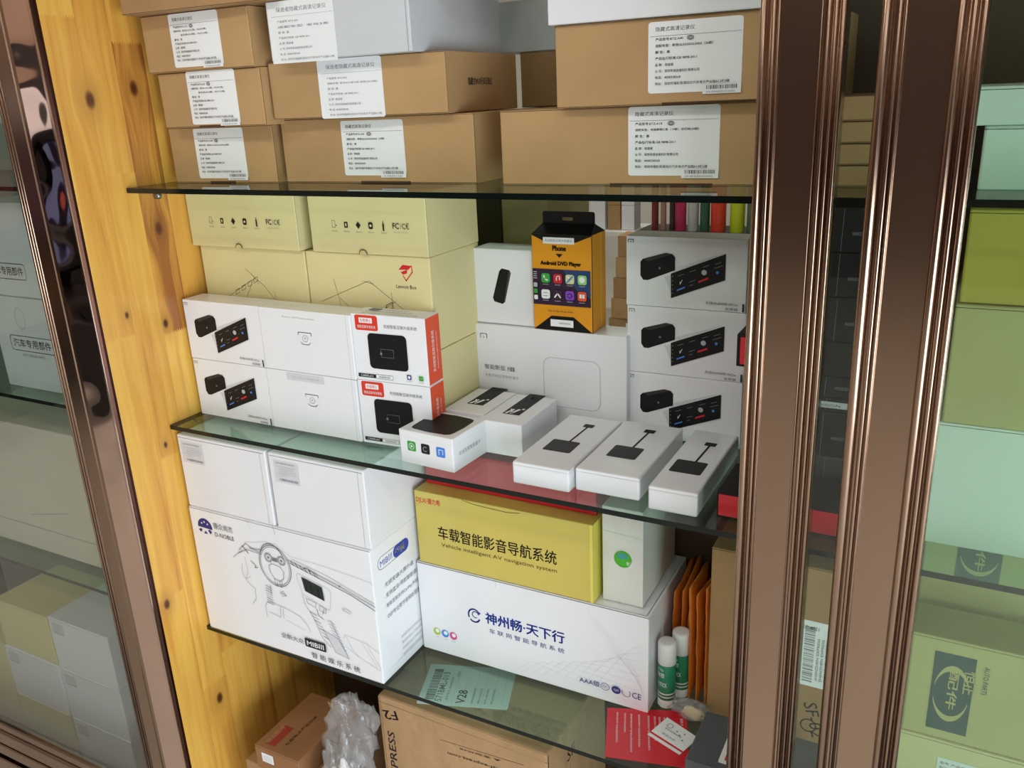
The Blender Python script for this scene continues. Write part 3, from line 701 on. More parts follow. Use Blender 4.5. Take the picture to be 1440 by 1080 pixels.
for i, j, mt_ in icons:
    a, b = .0135+i*.0177, s0+.0085+j*.0215
    f.rrect(a, b, a+.0125, b+.0125, .003, mt_)
    f.k += 1
    if (i, j) == (0, 1): f.line([(a+.004, b+.009), (a+.0045, b+.005), (a+.0085, b+.0035)], .002, paper)
    elif (i, j) == (1, 1): f.line([(a+.0045, b+.004), (a+.0045, b+.009), (a+.009, b+.010), (a+.009, b+.005)], .0012, paper)
    elif (i, j) == (2, 1): f.line([(a+.002, b+.002), (a+.010, b+.010)], .002, skyb); f.line([(a+.003, b+.010), (a+.009, b+.003)], .0015, paper)
    elif (i, j) == (3, 1): f.circ(a+.006, b+.0065, .004, paper)
    elif (i, j) == (0, 0): f.line([(a+.003, b+.004), (a+.009, b+.004)], .0008, greyink); f.line([(a+.003, b+.008), (a+.009, b+.008)], .0008, greyink)
    elif (i, j) == (1, 0): f.line([(a+.002, b+.003), (a+.006, b+.008), (a+.010, b+.003)], .0018, paper)
    elif (i, j) == (2, 0): f.ring(a+.006, b+.006, .003, .0012, paper)
    else: f.rect(a+.0025, b+.004, a+.0057, b+.009, paper); f.rect(a+.0066, b+.004, a+.0098, b+.009, paper)
    f.line([(a+.002, b-.0022), (a+.010, b-.0022)], .0006, lightink)
for k in range(3): f.rrect(.0030, s0+.007+k*.0085, .0085, s0+.013+k*.0085, .0012, (paper, green, lightink)[k])
for k in range(4): f.line([(.0035, s1-.004-.0028*k), (.008, s1-.004-.0028*k)], .0006, paper)
f.text('Plug And Play with your Phone', W*.28, H*.20, .0030, ink, W=.036, bold=.012)
f.rect(W*.31, H*.050, W*.70, H*.125, paper); f.text('WIRELESS MODULE', W*.45, H*.080, .0022, ink, W=W*.2)
e.Rt.rect(.0, .0, .0022, H, black); e.Rt.rect(.030, .0, .0315, H, goldside)
e.done('amber and black hanging box for a phone to DVD player adapter, with app icons', 'box')
# black roof folded up to the hang tab, with its euro hole
mb = MB()
vs = [(.0005, .0005, H), (.085, .0005, H), (.085, .0475, H), (.0005, .0475, H), (.006, .023, H+.011), (.0805, .023, H+.011), (.0805, .026, H+.011), (.006, .026, H+.011)]
mb.add(vs, [(0, 1, 5, 4), (1, 2, 6, 5), (2, 3, 7, 6), (3, 0, 4, 7), (4, 5, 6, 7)], black); mb.build('roof_flap', e.o)
mb = MB(); tab = rr(.006, H+.004, .0805, H+.0265, .003)
hole = rr(.034, H+.0145, .050, H+.0190, .002, 5)
def plate(mb, outer, inner, y0, y1, mt_):
    k = len(outer); vs = [(a, y0, b) for a, b in outer]+[(a, y0, b) for a, b in inner]+[(a, y1, b) for a, b in outer]+[(a, y1, b) for a, b in inner]
    fs = []
    for i in range(k):
        j = (i+1) % k
        fs += [(i, j, k+j, k+i), (2*k+i, 3*k+i, 3*k+j, 2*k+j), (i, 2*k+i, 2*k+j, j), (k+i, k+j, 3*k+j, 3*k+i)]
    mb.add(vs, fs, mt_)
plate(mb, tab, hole, .0238, .0252, black); mb.build('hang_tab', e.o)

# right pile of projector boxes
for k, (dx, lb) in enumerate([(0, 'bottom of the three beside the door frame'), (.001, 'middle of the three beside the door frame'), (-.0005, 'topmost of the three beside the door frame')]):
    projector_box(-.3835+dx, 1.020, S2+k*.0895, .153, .044, .0890, 'white box picturing a projector and screen, '+lb)

# red and black boxes by the frame
c = Carton('red_black_box', -.2095, .830, S2, .150, .081, .0300, black, 0, .001); c.F.rect(.002, .0025, .148, .0275, red); c.done('flat black box with a red front, right of the narrow cable adapter box')
zz = S2+.0003
prev = [(.052, -.195, 'grey'), (.052, -.200, 'blk'), (.016, -.198, 'blk'), (.024, -.2, 'blk'), (.038, -.2155, 'red'), (.048, -.195, 'blk'), (.046, -.196, 'blk'), (.046, -.195, 'blk')]
lbs = ['lowest', 'second', 'third and thin, pale stripe', 'fourth', 'fifth, red at one end', 'sixth', 'seventh', 'topmost']
for (h_, x_, k_), lb in zip(prev, lbs):
    c = Carton('black_device_box', x_, .9165, zz, .135, .11, h_-.0006, {'grey': mat('charcoal_card', (54, 56, 60), .5), 'blk': black, 'red': black}[k_], 0, .001)
    if k_ == 'red': c.F.rect(.004, .003, .030, h_-.004, red)
    else: c.F.text('ANDROID BOX', .090, h_*.38, .0035, greyink, W=.014); c.F.line([(.08, .001), (.08+.001, h_-.002)], .0003, greyink)
    if lb.startswith('third'): c.F.rect(.002, .004, .133, .011, lightink); c.F.text('VISION', .075, .0055, .003, ink, W=.02)
    c.done('black device box between the two door frames, %s up the pile' % lb if not lb.startswith(('lowest', 'topmost')) else 'black device box seen between the two door frames, %s of the pile' % lb); zz += h_

# brown flat cartons on the top shelf behind the rear door
zz = S1
for k, (h_, lb) in enumerate([(.020, 'lowest'), (.020, 'second'), (.020, 'third'), (.023, 'topmost')]):
    kraft_box(-.152+.001*k, .885, zz, .125, .15, h_-.0005, 0, 'thin brown carton seen between the two door frames, %s of four' % lb, base=kraft_dark); zz += h_

# ------------------------------------------------------------------ lowest shelf
def plain_carton(x, y, z, w_, d, h, label, lx):
    c = Carton('white_carton', x, y, z, w_, d, h, white, 0, .0016)
    c.F.line([(.003, h-.004), (w_-.003, h-.004)], .0007, greyink); c.F.line([(w_-.010, 0), (w_-.010, h-.004)], .0004, lightink)
    c.done(label); c.sticker(c.F, lx, h-.043, .045, .034, small_label, r=.001, mt=faint); return c
ZB = S3+.2165
# dashboard box
c = Carton('dashboard_box', -1.0125, .8005, S3, .3440, .205, .2160, white_gl, 0, .002); f = c.F; W, H = .344, .216
def px(u, v): return (min(u+.0225, .3435), H-v+.017)
f.line([(0, H-.0015), (W, H-.0015)], .0008, greyink)
for q in range(9):          # round blue emblem: upper half with stars
    pass
f.poly([(.030+.0150*math.cos(math.radians(t)), H-.030+.0150*math.sin(math.radians(t))) for t in range(-8, 189, 12)], navy)
for a, b in ((.024, H-.024), (.036, H-.024), (.030, H-.021)): f.circ(a, b, .0018, paper, n=4)
f.poly([(.030, H-.036), (.034, H-.041), (.026, H-.041)], navy); f.poly([(.016, H-.036), (.020, H-.040), (.024, H-.035), (.021, H-.033)], navy); f.poly([(.036, H-.034), (.040, H-.040), (.044, H-.036), (.040, H-.032)], navy)
f.text('德众尚杰', .049, H-.028, .0105, greyink, W=.040, bold=.005); f.text('D-NOBLE', .050, H-.041, .0070, ink, W=.039)
lw = .0007; G = greyink
def S(pts, w_=lw, mt_=G): f.line([px(a, b) for a, b in pts], w_, mt_)
cx, cy = .1655, .065
for rx, ry in ((.030, .034), (.0275, .031), (.0305, .0335)): f.ring(cx, H-cy, rx, lw, G, ry=ry, n=36)
f.ring(cx-.004, H-.059, .024, .0012, G, 20, 165, ry=.030, n=20)
for a_ in (-.011, .014): 
    for r_ in (.0075, .0055): f.ring(cx+a_, H-.053, r_, .0008, G, n=16)
    f.circ(cx+a_, H-.053, .0022, greyink, n=8)
f.rect(cx-.003, H-.057, cx+.006, H-.051, greyink)
cx -= .0225
S([(cx-.012, .084), (cx-.011, .094), (cx-.004, .104), (cx+.006, .106), (cx+.014, .100), (cx+.016, .088), (cx+.010, .081), (cx-.006, .079), (cx-.012, .084)], .0009)
S([(cx-.005, .104), (cx-.003, .114), (cx+.008, .116), (cx+.010, .105)]); S([(cx, .106), (cx+.001, .114)]); S([(cx+.005, .106), (cx+.006, .115)])
S([(.074, .070), (.090, .056), (.100, .062), (.122, .060)], .0010); S([(.072, .076), (.090, .066), (.118, .068)], .0010); S([(.082, .062), (.092, .072)], .0015); S([(.097, .062), (.118, .066)], .0022, lightink); S([(.060, .086), (.080, .070)], .0012, lightink)
S([(.088, .054), (.110, .050), (.130, .044), (.150, .044), (.175, .058), (.240, .060), (.320, .066), (.341, .070)], .0005, lightink)
S([(.172, .066), (.210, .074), (.262, .086), (.341, .104)], .0022, lightink); S([(.174, .070), (.230, .083), (.280, .095), (.341, .110)], .0012); S([(.178, .062), (.240, .074), (.341, .099)], .0006)
for k in range(6): S([(.176+k*.008, .0655+k*.0018), (.180+k*.008, .0720+k*.0018)], .0012)
S([(.196, .074), (.205, .070), (.222, .076), (.224, .083)], .0008)
# centre stack
S([(.183, .088), (.186, .083), (.242, .096), (.244, .102), (.240, .128), (.236, .132), (.190, .116), (.183, .088)], .0006, lightink)
f.poly([px(.192, .0875), px(.229, .096), px(.231, .118), px(.196, .110)], mat('screen_ink', (22, 34, 30), .4)); S([(.201, .094), (.199, .108)], .0005, lightink); S([(.208, .098), (.209, .108)], .001, lightink); S([(.220, .098), (.222, .112)], .0008, lightink)
S([(.196, .122), (.214, .126), (.212, .134), (.198, .130), (.196, .122)], .0007); S([(.220, .128), (.232, .131), (.230, .139), (.219, .136), (.220, .128)], .0007)
S([(.190, .118), (.192, .132), (.206, .154), (.218, .184), (.232, .196)], .0007); S([(.224, .142), (.228, .132)], .001); S([(.214, .136), (.216, .146), (.224, .150)], .0012)
for k in range(7): S([(.200+k*.0035, .144+k*.006), (.212+k*.003, .147+k*.006)], .0011, lightink if k % 2 else G)
for k in range(9): S([(.232+k*.0015, .150+k*.005), (.244+k*.0020, .153+k*.005)], .0010, lightink)
f.poly([px(.224, .170), px(.246, .176), px(.262, .204), px(.240, .200)], faint); S([(.222, .168), (.240, .202), (.264, .206), (.244, .164), (.238, .148)], .0007)
# seats, doors, vents
S([(.128, .118), (.128, .132)], .0018, lightink)
for k in range(8): S([(.118, .120+k*.0042), (.129, .122+k*.0042)], .0010, lightink if k in (3, 4) else G)
S([(.096, .084), (.104, .090), (.102, .094), (.108, .092)], .0012); S([(.084, .080), (.086, .104), (.080, .118), (.090, .112)], .0007, lightink); S([(.076, .094), (.074, .110), (.082, .124), (.096, .132), (.094, .150), (.086, .160)], .0006)
S([(.112, .176), (.112, .156), (.118, .148), (.150, .150), (.180, .158), (.192, .170), (.196, .180)], .0006); S([(.118, .166), (.140, .170), (.142, .152)], .0006); S([(.146, .170), (.147, .152)], .0006); S([(.150, .172), (.186, .180)], .0005, lightink)
S([(.146, .126), (.152, .122), (.158, .128), (.150, .131), (.146, .126)], .0009, lightink); S([(.150, .126), (.156, .128)], .002, lightink)
S([(.262, .122), (.270, .120), (.278, .124)], .0007); S([(.262, .124), (.276, .127)], .0007)
S([(.258, .172), (.262, .166), (.300, .170), (.341, .180)], .0006, lightink); S([(.262, .186), (.280, .196), (.341, .210)], .0006, lightink); S([(.292, .172), (.314, .204)], .0005, lightink); S([(.300, .172), (.322, .206)], .0005, lightink); S([(.264, .168), (.270, .184), (.282, .196)], .0005, lightink)
S([(.098, .014), (.106, .030)], .0005, lightink); S([(.150, .012), (.153, .028)], .0006, G)
f.k += 1
f.text('全新大众', .158, H-.1885, .0090, greyink, W=.044, bold=.01); f.rrect(.205, H-.1905, .2445, H-.1755, .002, ink); f.text('MIBⅢ', .2085, H-.1875, .0085, paper, W=.032, bold=.012); f.text('智 能 娱 乐 系 统', .215, H-.2075, .0100, ink, W=.090, bold=.0)
r = c.Rt
r.line(rr(.014, .176, .088, .195, .0092)+[(.088, .1858)], .0008, blue); r.poly(rr(.050, .176, .088, .195, .0092), blue); r.text('MIBⅢ', .019, .1805, .0095, blue, W=.028); r.heavy('天籁', .055, .1795, .0115, paper, W=.022, fb=.0003)
for k, (t_, w_) in enumerate([('· 无损安装大屏升级', .075), ('· 支持蓝牙/导航智能语音', .088), ('· 智能互联支持CarPlay手机映射', .095), ('· DSP专业数字音频处理系统', .092)]): r.text(t_, .020, .145-k*.0165, .0075, greyink, W=w_)
for k in range(4): r.text('售后服务热线及公司地址说明', .050, .046-k*.010, .0045, lightink, W=.050)
r.line([(.014, .016), (.150, .016)], .0004, lightink)
c.done('large white box with a dashboard line drawing and blue emblem, on the lowest glass shelf')
plain_carton(-1.0125, .803, ZB, .1735, .150, .1170, 'plain white carton on the dashboard box, the left one beside the pine board', .006)
plain_carton(-.8330, .803, ZB, .1660, .150, .1170, 'plain white carton on the dashboard box, the right one with an open white side', .009)

# long white box with blue lettering
c = Carton('navigation_unit_box', -.6655, .8990, S3, .3565, .1665, .1485, white_gl, .3, .0016); f = c.F; W, H = .3565, .1485
f.line([(0, H-.0012), (W, H-.0012)], .0010, ink); f.line([(.132, H), (.132, H-.012)], .0004, lightink); f.line([(.182, H), (.182, H-.013)], .0005, lightink)
for k in range(9):
    f.line([(.150+k*.017, .004+k*.003), (.185+k*.016, .030+k*.005), (.250+k*.010, .020+k*.009), (.345, .008+k*.012)], .0004, faint)
for k in range(5): f.line([(.270+k*.012, .142-k*.012), (.300+k*.010, .090-k*.008), (.352, .050-k*.008)], .0004, faint)
bx, by = .094, .081
f.ring(bx, by, .0095, .0026, blue, 30, 200, ry=.0105); f.ring(bx, by, .0095, .0026, blue, 230, 330, ry=.0105); f.ring(bx+.002, by+.002, .0050, .0016, blue, 10, 290); f.circ(bx+.009, by+.006, .0018, blue)
f.heavy('神州畅·天下行', .113, .074, .0185, blue, W=.1235, fb=.0006)
f.text('车 联 网 智 能 导 航 系 统', .118, .0585, .0080, navy, W=.1180)
for a, mt_ in ((.027, lime), (.0415, skyb), (.056, pink)): f.circ(a, .036, .0062, mt_); f.circ(a+.001, .0375, .0034, paper); f.text('QQ微信', a-.004, .0255, .0022, lightink, W=.008)
f.text('AAA级', .2585, .0205, .0092, navy, W=.0300, bold=.005)
f.ring(.2960, .0245, .0060, .0007, navy, ry=.0055); f.text('CC', .2925, .0225, .0040, navy, W=.007); f.circ(.3120, .0245, .0066, navy, ry=.0060); f.text('QS', .3085, .0225, .0038, paper, W=.0075); f.ring(.3265, .0245, .0058, .0007, navy, 150, 400); f.text('CE', .3350, .0195, .0095, navy, W=.0125)
r = c.Rt
for k in range(4): r.line([(.004, .030+k*.030), (.022, .042+k*.030)], .0006, lightink)
c.T.line([(.003, .003), (.353, .003), (.353, .163)], .0008, greyink)
c.done('long white box with blue Chinese lettering, on the lowest glass shelf')
ZC = S3+.1490
c = Carton('gold_unit_box', -.6600, .9010, ZC, .2745, .160, .1150, yellowc, .3, .0012); f = c.F; W, H = .2745, .115
f.rect(W-.0045, 0, W-.0006, H, goldside); c.Rt.rect(0, 0, .160, H, goldside)
f.text('DJLXi·德力希', .003, H-.0195, .0110, redink, W=.040, bold=.012)
f.heavy('车载智能影音导航系统', .036, H-.070, .0205, ink, W=.186, fb=.0002)
f.text('Vehicle intelligent AV navigation system', .040, H-.0835, .0078, mat('brown_ink', (92, 70, 30), .6), W=.182)
f.line([(.080, H-.001), (.100, H-.004), (.150, H-.006), (.170, H-.003)], .0006, seam)
c.done('gold coloured box with black Chinese lettering, on the long white box')
c = Carton('red_flat_box', -.6560, .928, ZC+.1152, .2640, .130, .0550, red, 0, .0015); c.F.line([(0, .052), (.264, .052)], .0005, darkred); c.done('flat red box lying on the gold box just under the glass shelf')
c = Carton('tall_white_box', -.3785, .9165, ZC+.0005, .0555, .140, .1385, mat('aged_white_card', (214, 214, 206), .5, noise=.03), .5, .0012); f = c.F
f.line([(.0, .104), (.0555, .100)], .0004, lightink); c.done('tall pale white box with a round green sticker, beside the gold box')
def round_sticker():
    mb = MB(); f2 = Face(mb, (0, -.0003, 0), (1, 0, 0), (0, 0, 1), .0555, .1385); f2.circ(.0285, .0665, .0122, mat('sticker_green', (70, 176, 46), .35), n=28); f2.ring(.0285, .0665, .0105, .0006, lime); f2.text('NEW', .0285, .067, .0075, skyb, W=.013, bold=.012, cen=True); f2.text('新品', .0335, .0585, .006, paper, W=.009)
    o = mb.build('round_sticker', c.o); o['label'] = 'round green sticker'
round_sticker()

# glue sticks
def glue(x, y, label):
    e = empty('glue_stick', (x, y, S3), label, 'glue stick', 'white and green glue sticks')
    mb = MB(); mb.lathe([(.0110, 0), (.0118, .001), (.0118, .012), (.0114, .0125)], plastic_w); mb.build('base_knob', e)
    mb = MB(); mb.lathe([(.0116, .0126), (.0118, .013), (.0118, .066), (.0116, .0665)], plastic_g)
    for zz_ in (.0165, .0215): mb.lathe([(.01185, zz_), (.01190, zz_+.0005), (.01190, zz_+.0018), (.01185, zz_+.0022)], plastic_w)
    # lettering round the wrap
    for t_, z_, h_, tw in (('GLUE STICK', .034, .0065, 1.9), ('固体胶', .048, .0075, 1.3), ('PVP 21g', .058, .0040, 1.0)):
        vs, fs, x0, x1, y0, y1 = text_geo(t_, .01); out = []
        for p, q in vs:
            an = math.radians(-125)+((p-x0)/(x1-x0)-.5)*tw; out.append((.01195*math.cos(an), .01195*math.sin(an), z_+(q-y0)/(y1-y0)*h_))
        mb.add(out, fs, paper)
    mb.build('barrel', e)
    mb = MB(); mb.lathe([(.0120, .067), (.0124, .0675), (.0122, .097), (.0112, .0990), (.0080, .0995)], plastic_w, 28); mb.build('cap', e)
    return e
glue(-.2935, .9190+.012, 'white capped green glue stick, the front one of the pair by the long white box')
glue(-.2830, .9600, 'white capped green glue stick, the back one of the pair, by the orange envelopes')

# orange padded envelopes standing on edge
def envelope(x, y, th, d, h, lean, label, rng):
    mb = MB(); nx, nz = 6, 12; vs = []; fs = []
    r_ = random.Random(rng)
    off = [[r_.uniform(-.0007, .0007) for _ in range(nz+1)] for _ in range(nx+1)]
    for sgn in (0, 1):
        for i in range(nx+1):
            for k in range(nz+1):
                u, v = i/nx, k/nz
                puff = math.sin(math.pi*min(1, max(0, u)))**.4*math.sin(math.pi*v)**.4
                xx = (sgn-.5)*th*(.25+.75*puff)+off[i][k]+lean*v*v
                vs.append((xx, u*d, v*h-.006*v*math.sin(3*u+rng)))
    n_ = (nx+1)*(nz+1)
    idx = lambda s_, i, k: s_*n_+i*(nz+1)+k
    for i in range(nx):
        for k in range(nz):
            fs.append((idx(0, i, k), idx(0, i, k+1), idx(0, i+1, k+1), idx(0, i+1, k))); fs.append((idx(1, i, k), idx(1, i+1, k), idx(1, i+1, k+1), idx(1, i, k+1)))
    for k in range(nz): fs += [(idx(0, 0, k), idx(1, 0, k), idx(1, 0, k+1), idx(0, 0, k+1)), (idx(0, nx, k), idx(0, nx, k+1), idx(1, nx, k+1), idx(1, nx, k))]
    for i in range(nx): fs += [(idx(0, i, 0), idx(0, i+1, 0), idx(1, i+1, 0), idx(1, i, 0)), (idx(0, i, nz), idx(1, i, nz), idx(1, i+1, nz), idx(0, i+1, nz))]
    mb.add(vs, fs, envm, True)
    o = mb.build('padded_envelope', None, (x, y, S3+.0003)); tag(o, label, 'envelope', 'orange padded envelopes'); return o
for k, (lb) in enumerate(['first from the long white box', 'second from the long white box', 'third from the long white box', 'fourth, tallest in the middle', 'fifth, leaning by the brown carton', 'last, against the tall brown carton']):
    envelope(-.301+k*.0108, .978-(.03 if k > 2 else 0)+.004*(k % 2), .0095, .085, (.150, .152, .150, .166, .160, .175)[k], .002 if k < 3 else -.002, 'orange padded envelope standing on edge, '+lb, k+1)

# tall brown carton by the frame
c = Carton('cardboard_carton', -.2385, .930, S3, .175, .125, .2520, kraft_dark, 0, .0015); c.F.line([(0, .250), (.175, .250)], .0006, seam)
c.done('tall plain brown carton standing behind the door frame on the lowest shelf')
def ship(f):
    f.barcode(.010, .006, .022, .084, greyink, 40, vert=True); f.text('PEC 4021', .004, .080, .005, ink, W=.022)
    for k in range(5): f.text('SHENZHEN EXPRESS', .028+k*.005, .01, .003, greyink, W=.06, rot=math.pi/2)
c.sticker(c.F, .106, .088, .058, .092, ship, r=.001)
c.mb = MB()
mb = MB(); f = Face(mb, (0, -.0003, 0), (1, 0, 0), (0, 0, 1), .175, .252); f.text('SF-02', .120, .062, .016, ink, W=.05, rot=-1.3); f.ring(.128, .030, .009, .0015, ink); mb.build('printed_marks', c.o)

# dark grey box with white label
c = Carton('dark_grey_box', -.2290, .8020, S3, .140, .0930, .0370, darkgrey, 0, .0012); c.T.line([(.0, .004), (.14, .004)], .0004, greyink)
c.done('flat dark grey box with a white and red label beside the red leaflet')
def greylab(f): f.rect(.006, .006, .013, .024, redink); f.text('系统', .0072, .008, .004, paper, W=.005, rot=0); f.text('SYSTEM', .018, .006, .004, ink, W=.02, rot=1.1); f.text('无线投屏', .030, .010, .004, greyink, W=.03)
c.sticker(c.T, .036, .012, .075, .068, greylab, r=.002)

# red leaflet and white card
def leaflet(name, pts, mt_, label, cat, draw, z0, th=.0006):
    mb = MB(); n = len(pts); vs = [(a, b, z0) for a, b in pts]+[(a, b, z0+th) for a, b in pts]
    mb.add(vs, [tuple(range(n, 2*n)), tuple(range(n))[::-1]]+[(i, (i+1) % n, (i+1) % n+n, i+n) for i in range(n)], mt_)
    o = Vector((*pts[0], z0+th)); u = (Vector((*pts[1], 0))-Vector((*pts[0], 0))); v = (Vector((*pts[3], 0))-Vector((*pts[0], 0)))
    W, H = u.length, v.length; f = Face(mb, o, u.normalized(), v.normalized(), W, H); draw(f, W, H)
    ob = mb.build(name); tag(ob, label, cat); return ob
def dred(f, W, H):
    for k, (a, l) in enumerate([(.12, .62), (.22, .40), (.30, .78), (.40, .66), (.52, .70), (.60, .50), (.66, .52), (.72, .30)]):
        f.text('感谢您使用本产品请认真阅读说明书', W*a, H*(.93), .0026, paper, W=H*l, rot=-math.pi/2)
    f.text('保修卡', W*.93, H*.95, .004, paper, W=.014, rot=-math.pi/2)
leaflet('red_leaflet', [(-.331, .8035), (-.231, .829), (-.264, .926), (-.362, .8885)], red, 'red printed leaflet lying flat on the lowest shelf under a white card', 'leaflet', dred, S3)
def dcard(f, W, H):
    f.rect(0, 0, W, .0035, paper); f.rect(0, .0045, W, .0075, redink); f.text('微信扫码联系客服', W*.2, H*.55, .003, greyink, W=W*.5); f.ring(W*.25, H*.75, .004, .0006, ink)
    for a, b in ((.5, .7), (.62, .62), (.7, .75), (.78, .5)): f.circ(W*a, H*b, .0010, ink)
    f.text('联系方式', W*.25, H*.3, .0035, greyink, W=W*.4)
leaflet('white_card', [(-.2960, .862), (-.2480, .8445), (-.2355, .883), (-.2830, .903)], paper, 'small white card with a red stripe lying on the red leaflet', 'card', dcard, S3+.0011)

# crumpled clear bag with a beige sachet, behind the grey box
def crumple(mb, c0, r, mt_, seed, amp=.25, sub=3, flat=None):
    from mathutils import noise
    bm = bmesh.new(); bmesh.ops.create_icosphere(bm, subdivisions=sub, radius=1)
    for v in bm.verts:
        d = v.co.normalized(); k = 1+amp*noise.noise(d*2.1+Vector((seed, 0, 0)))+amp*.6*abs(noise.noise(d*5+Vector((0, seed, 0))))
        v.co = Vector((d.x*r[0], d.y*r[1], d.z*r[2]))*k
        if flat is not None and v.co.z < flat: v.co.z = flat
        v.co += Vector(c0)
    bm.verts.index_update()
    mb.add([v.co.copy() for v in bm.verts], [tuple(v.index for v in f_.verts) for f_ in bm.faces], mt_, True); bm.free()
e = empty('clear_plastic_bag', (-.236, .905, S3), 'small crumpled clear bag holding a beige sachet, beside the grey box', 'plastic bag')
mb = MB(); crumple(mb, (-.020, .010, .014), (.024, .0105, .013), cling, 3, .5, 4, flat=-.012); mb.build('clear_film', e)
mb = MB(); crumple(mb, (-.014, .010, .010), (.015, .006, .008), mat('beige_sachet', (206, 188, 140), .6), 5, .35, 3, flat=-.009); mb.build('sachet', e)

# ------------------------------------------------------------------ cabinet deck below the lowest shelf
c = Carton('shipping_carton', -.7180, .840, DECK+.0008, .2900, .200, .4370, kraft_ship, -1.0, .004); f = c.F; W, H = .29, .437
f.line([(0, H-.010), (W, H-.012)], .0008, seam); f.line([(.006, 0), (.006, H)], .0006, seam)
[f.text('F2', .033+q, H-.018, .016, ink, W=.026, rot=math.radians(195), up=0 if q else 1) for q in (0, .0006, -.0006)]; f.text('SF EXPRESS', .027, H-.195, .0135, ink, W=.135, rot=math.pi/2, bold=.01)
f.line([(.112, H-.040), (.252, H-.030)], .0007, ink); f.text('www.sf-express.com', .238, H-.048, .0065, ink, W=.115, rot=math.radians(184), bold=.01); f.text('95338', .248, H-.072, .0105, ink, W=.050, rot=math.radians(180), bold=.012)
f.text('▲ 客服热线', .215, H-.036, .0035, ink, W=.07, rot=math.radians(184)); f.circ(.262, H-.066, .0055, ink)
c.T.line([(0, .1), (W, .1)], .0010, seam); c.T.rect(0, .070, W, .128, tape)
c.Rt.text('SF', .06, H-.06, .02, ink); c.Rt.line([(0.002, .002), (.002, H-.002)], .002, seam)
c.done('crumpled brown courier carton with SF EXPRESS lettering, below the lowest shelf')
def waybill(f):
    W, H = f.W, f.H
    f.barcode(.010, .012, .024, H-.012, ink, 40, vert=True); f.text('571BML-013', .036, .008, .0105, greyink, W=H*.72, rot=math.pi/2, bold=.01)
    f.text('顺丰速运 深圳转杭州', .045, .012, .0042, greyink, W=H*.55, rot=math.pi/2)
    f.text('V28', .072, .006, .0140, ink, W=.030, rot=math.pi/2, bold=.01)
    for k in range(6): f.line([(.052+k*.015, .004), (.052+k*.015, H-.006)], .0003, lightink)
    for k in range(4): f.text('收件人地址电话', .084+k*.010, .008, .0035, greyink, W=.034, rot=math.pi/2)
    f.text('已验视', .052, H-.03, .004, greyink, W=.014, rot=math.pi/2)
c.sticker(c.T, .066, .010, .138, .094, waybill, name='waybill', rot=math.radians(20), label='white courier waybill seen through the glass shelf')

# small brown cartons at the left, one on another
ZS = EYE-.972
c = Carton('cardboard_carton', -.928, .776, ZS-.045, .092, .140, .0450, mat('kraft_warm_shaded', (146, 102, 66), .7, noise=.08), 0, .0014)  # base colour darkened to stand for the shade under the shelf
c.T.rect(.016, .010, .034, .056, mat('red_print_block', (150, 52, 44), .6)); c.T.text('精品配件', .0205, .013, .0085, kraft, W=.040, rot=math.pi/2); c.T.text('车载电子产品包装', .052, .020, .0060, ink, W=.075, rot=math.pi/2)
c.F.line([(0, .043), (.092, .043)], .0006, seam)
c.done('small brown carton with a red printed block on top, below the lowest shelf')
c.sticker(c.F, .014, .018, .024, .017, lambda f: [f.line([(.003, .003+.003*k), (.021, .003+.003*k)], .0005, redink) for k in range(4)], r=.0008)
c = Carton('cardboard_carton', -.960, .780, DECK+.0008, .150, .180, ZS-.0468-DECK, kraft_dark, 0, .002); c.done('larger brown carton standing under the small red printed one')

# clear plastic bag with white parts, between carton and courier box
e = empty('clear_plastic_bag', (-.766, .80, DECK+.0008), 'crumpled clear plastic bag holding white cable parts, beside the courier carton', 'plastic bag')
mb = MB(); crumple(mb, (0, 0, .262), (.032, .034, .090), cling, 11, .5, 5); 
mb.build('clear_film', e)
mb = MB(); crumple(mb, (0.010, .020, .375), (.034, .024, .060), cling, 19, .8, 4); mb.build('clear_film', e)
mb = MB(); crumple(mb, (-.002, -.004, .235), (.027, .024, .080), mat('foam_white', (214, 212, 208), .5), 8, .4, 4); mb.build('white_parts', e)
mb = MB(); crumple(mb, (-.010, -.022, .258), (.013, .004, .012), mat('faded_red', (206, 120, 112), .5), 2, .3, 3); mb.build('red_tag', e)
mb = MB(); mb.box(-.036, -.02, 0, .040, .06, .13, kraft_dark, .002); 
o = mb.build('cardboard_carton', None, (-.770, .80, DECK+.0008)); tag(o, 'short brown carton under the crumpled clear bag', 'box')

# ------------------------------------------------------------------ left section, behind its glass door
def left_carton(x, y, z, w_, d, h, label, mt_=white, lab=True):
    c = Carton('white_carton', x, y, z, w_, d, h, mt_, 0, .0016); c.F.line([(0, h-.004), (w_, h-.004)], .0007, lightink); c.done(label)
    if lab: c.sticker(c.F, .008, h-.036, .036, .026, small_label, r=.001, mt=faint)
    return c
for k, lb in enumerate(['bottom', 'middle', 'top']):
    left_carton(-1.519, .832, DECK+.0008+k*.1205, .176, .150, .1200, 'white carton behind the left glass door, %s of the nearer pile' % lb)
left_carton(-1.702, .832, DECK+.1215, .176, .150, .1200, 'white carton with small label behind the left glass door, second up in the farther pile')
left_carton(-1.702, .832, DECK+.0008, .176, .150, .1200, 'cream carton at the bottom of the farther pile behind the left glass door', cream, False)
left_carton(-1.700, .835, DECK+.2425, .170, .150, .1100, 'cream carton topping the farther pile behind the left glass door', cream, False)
left_carton(-1.890, .835, DECK+.0008, .180, .150, .2400, 'large cream carton farthest left behind the glass door', cream, False)
c = Carton('large_pale_carton', -1.70, .850, S3, .60, .15, .262, mat('pale_beige_card', (212, 204, 188), .6, noise=.03), 0, .003)
c.F.line([(.0, .05), (.6, .05)], .0008, greyink); c.F.line([(.18, .075), (.30, .10)], .0008, ink)
for k in range(4): c.F.text('向上', .38+k*.03, .022, .012, lightink, W=.012)
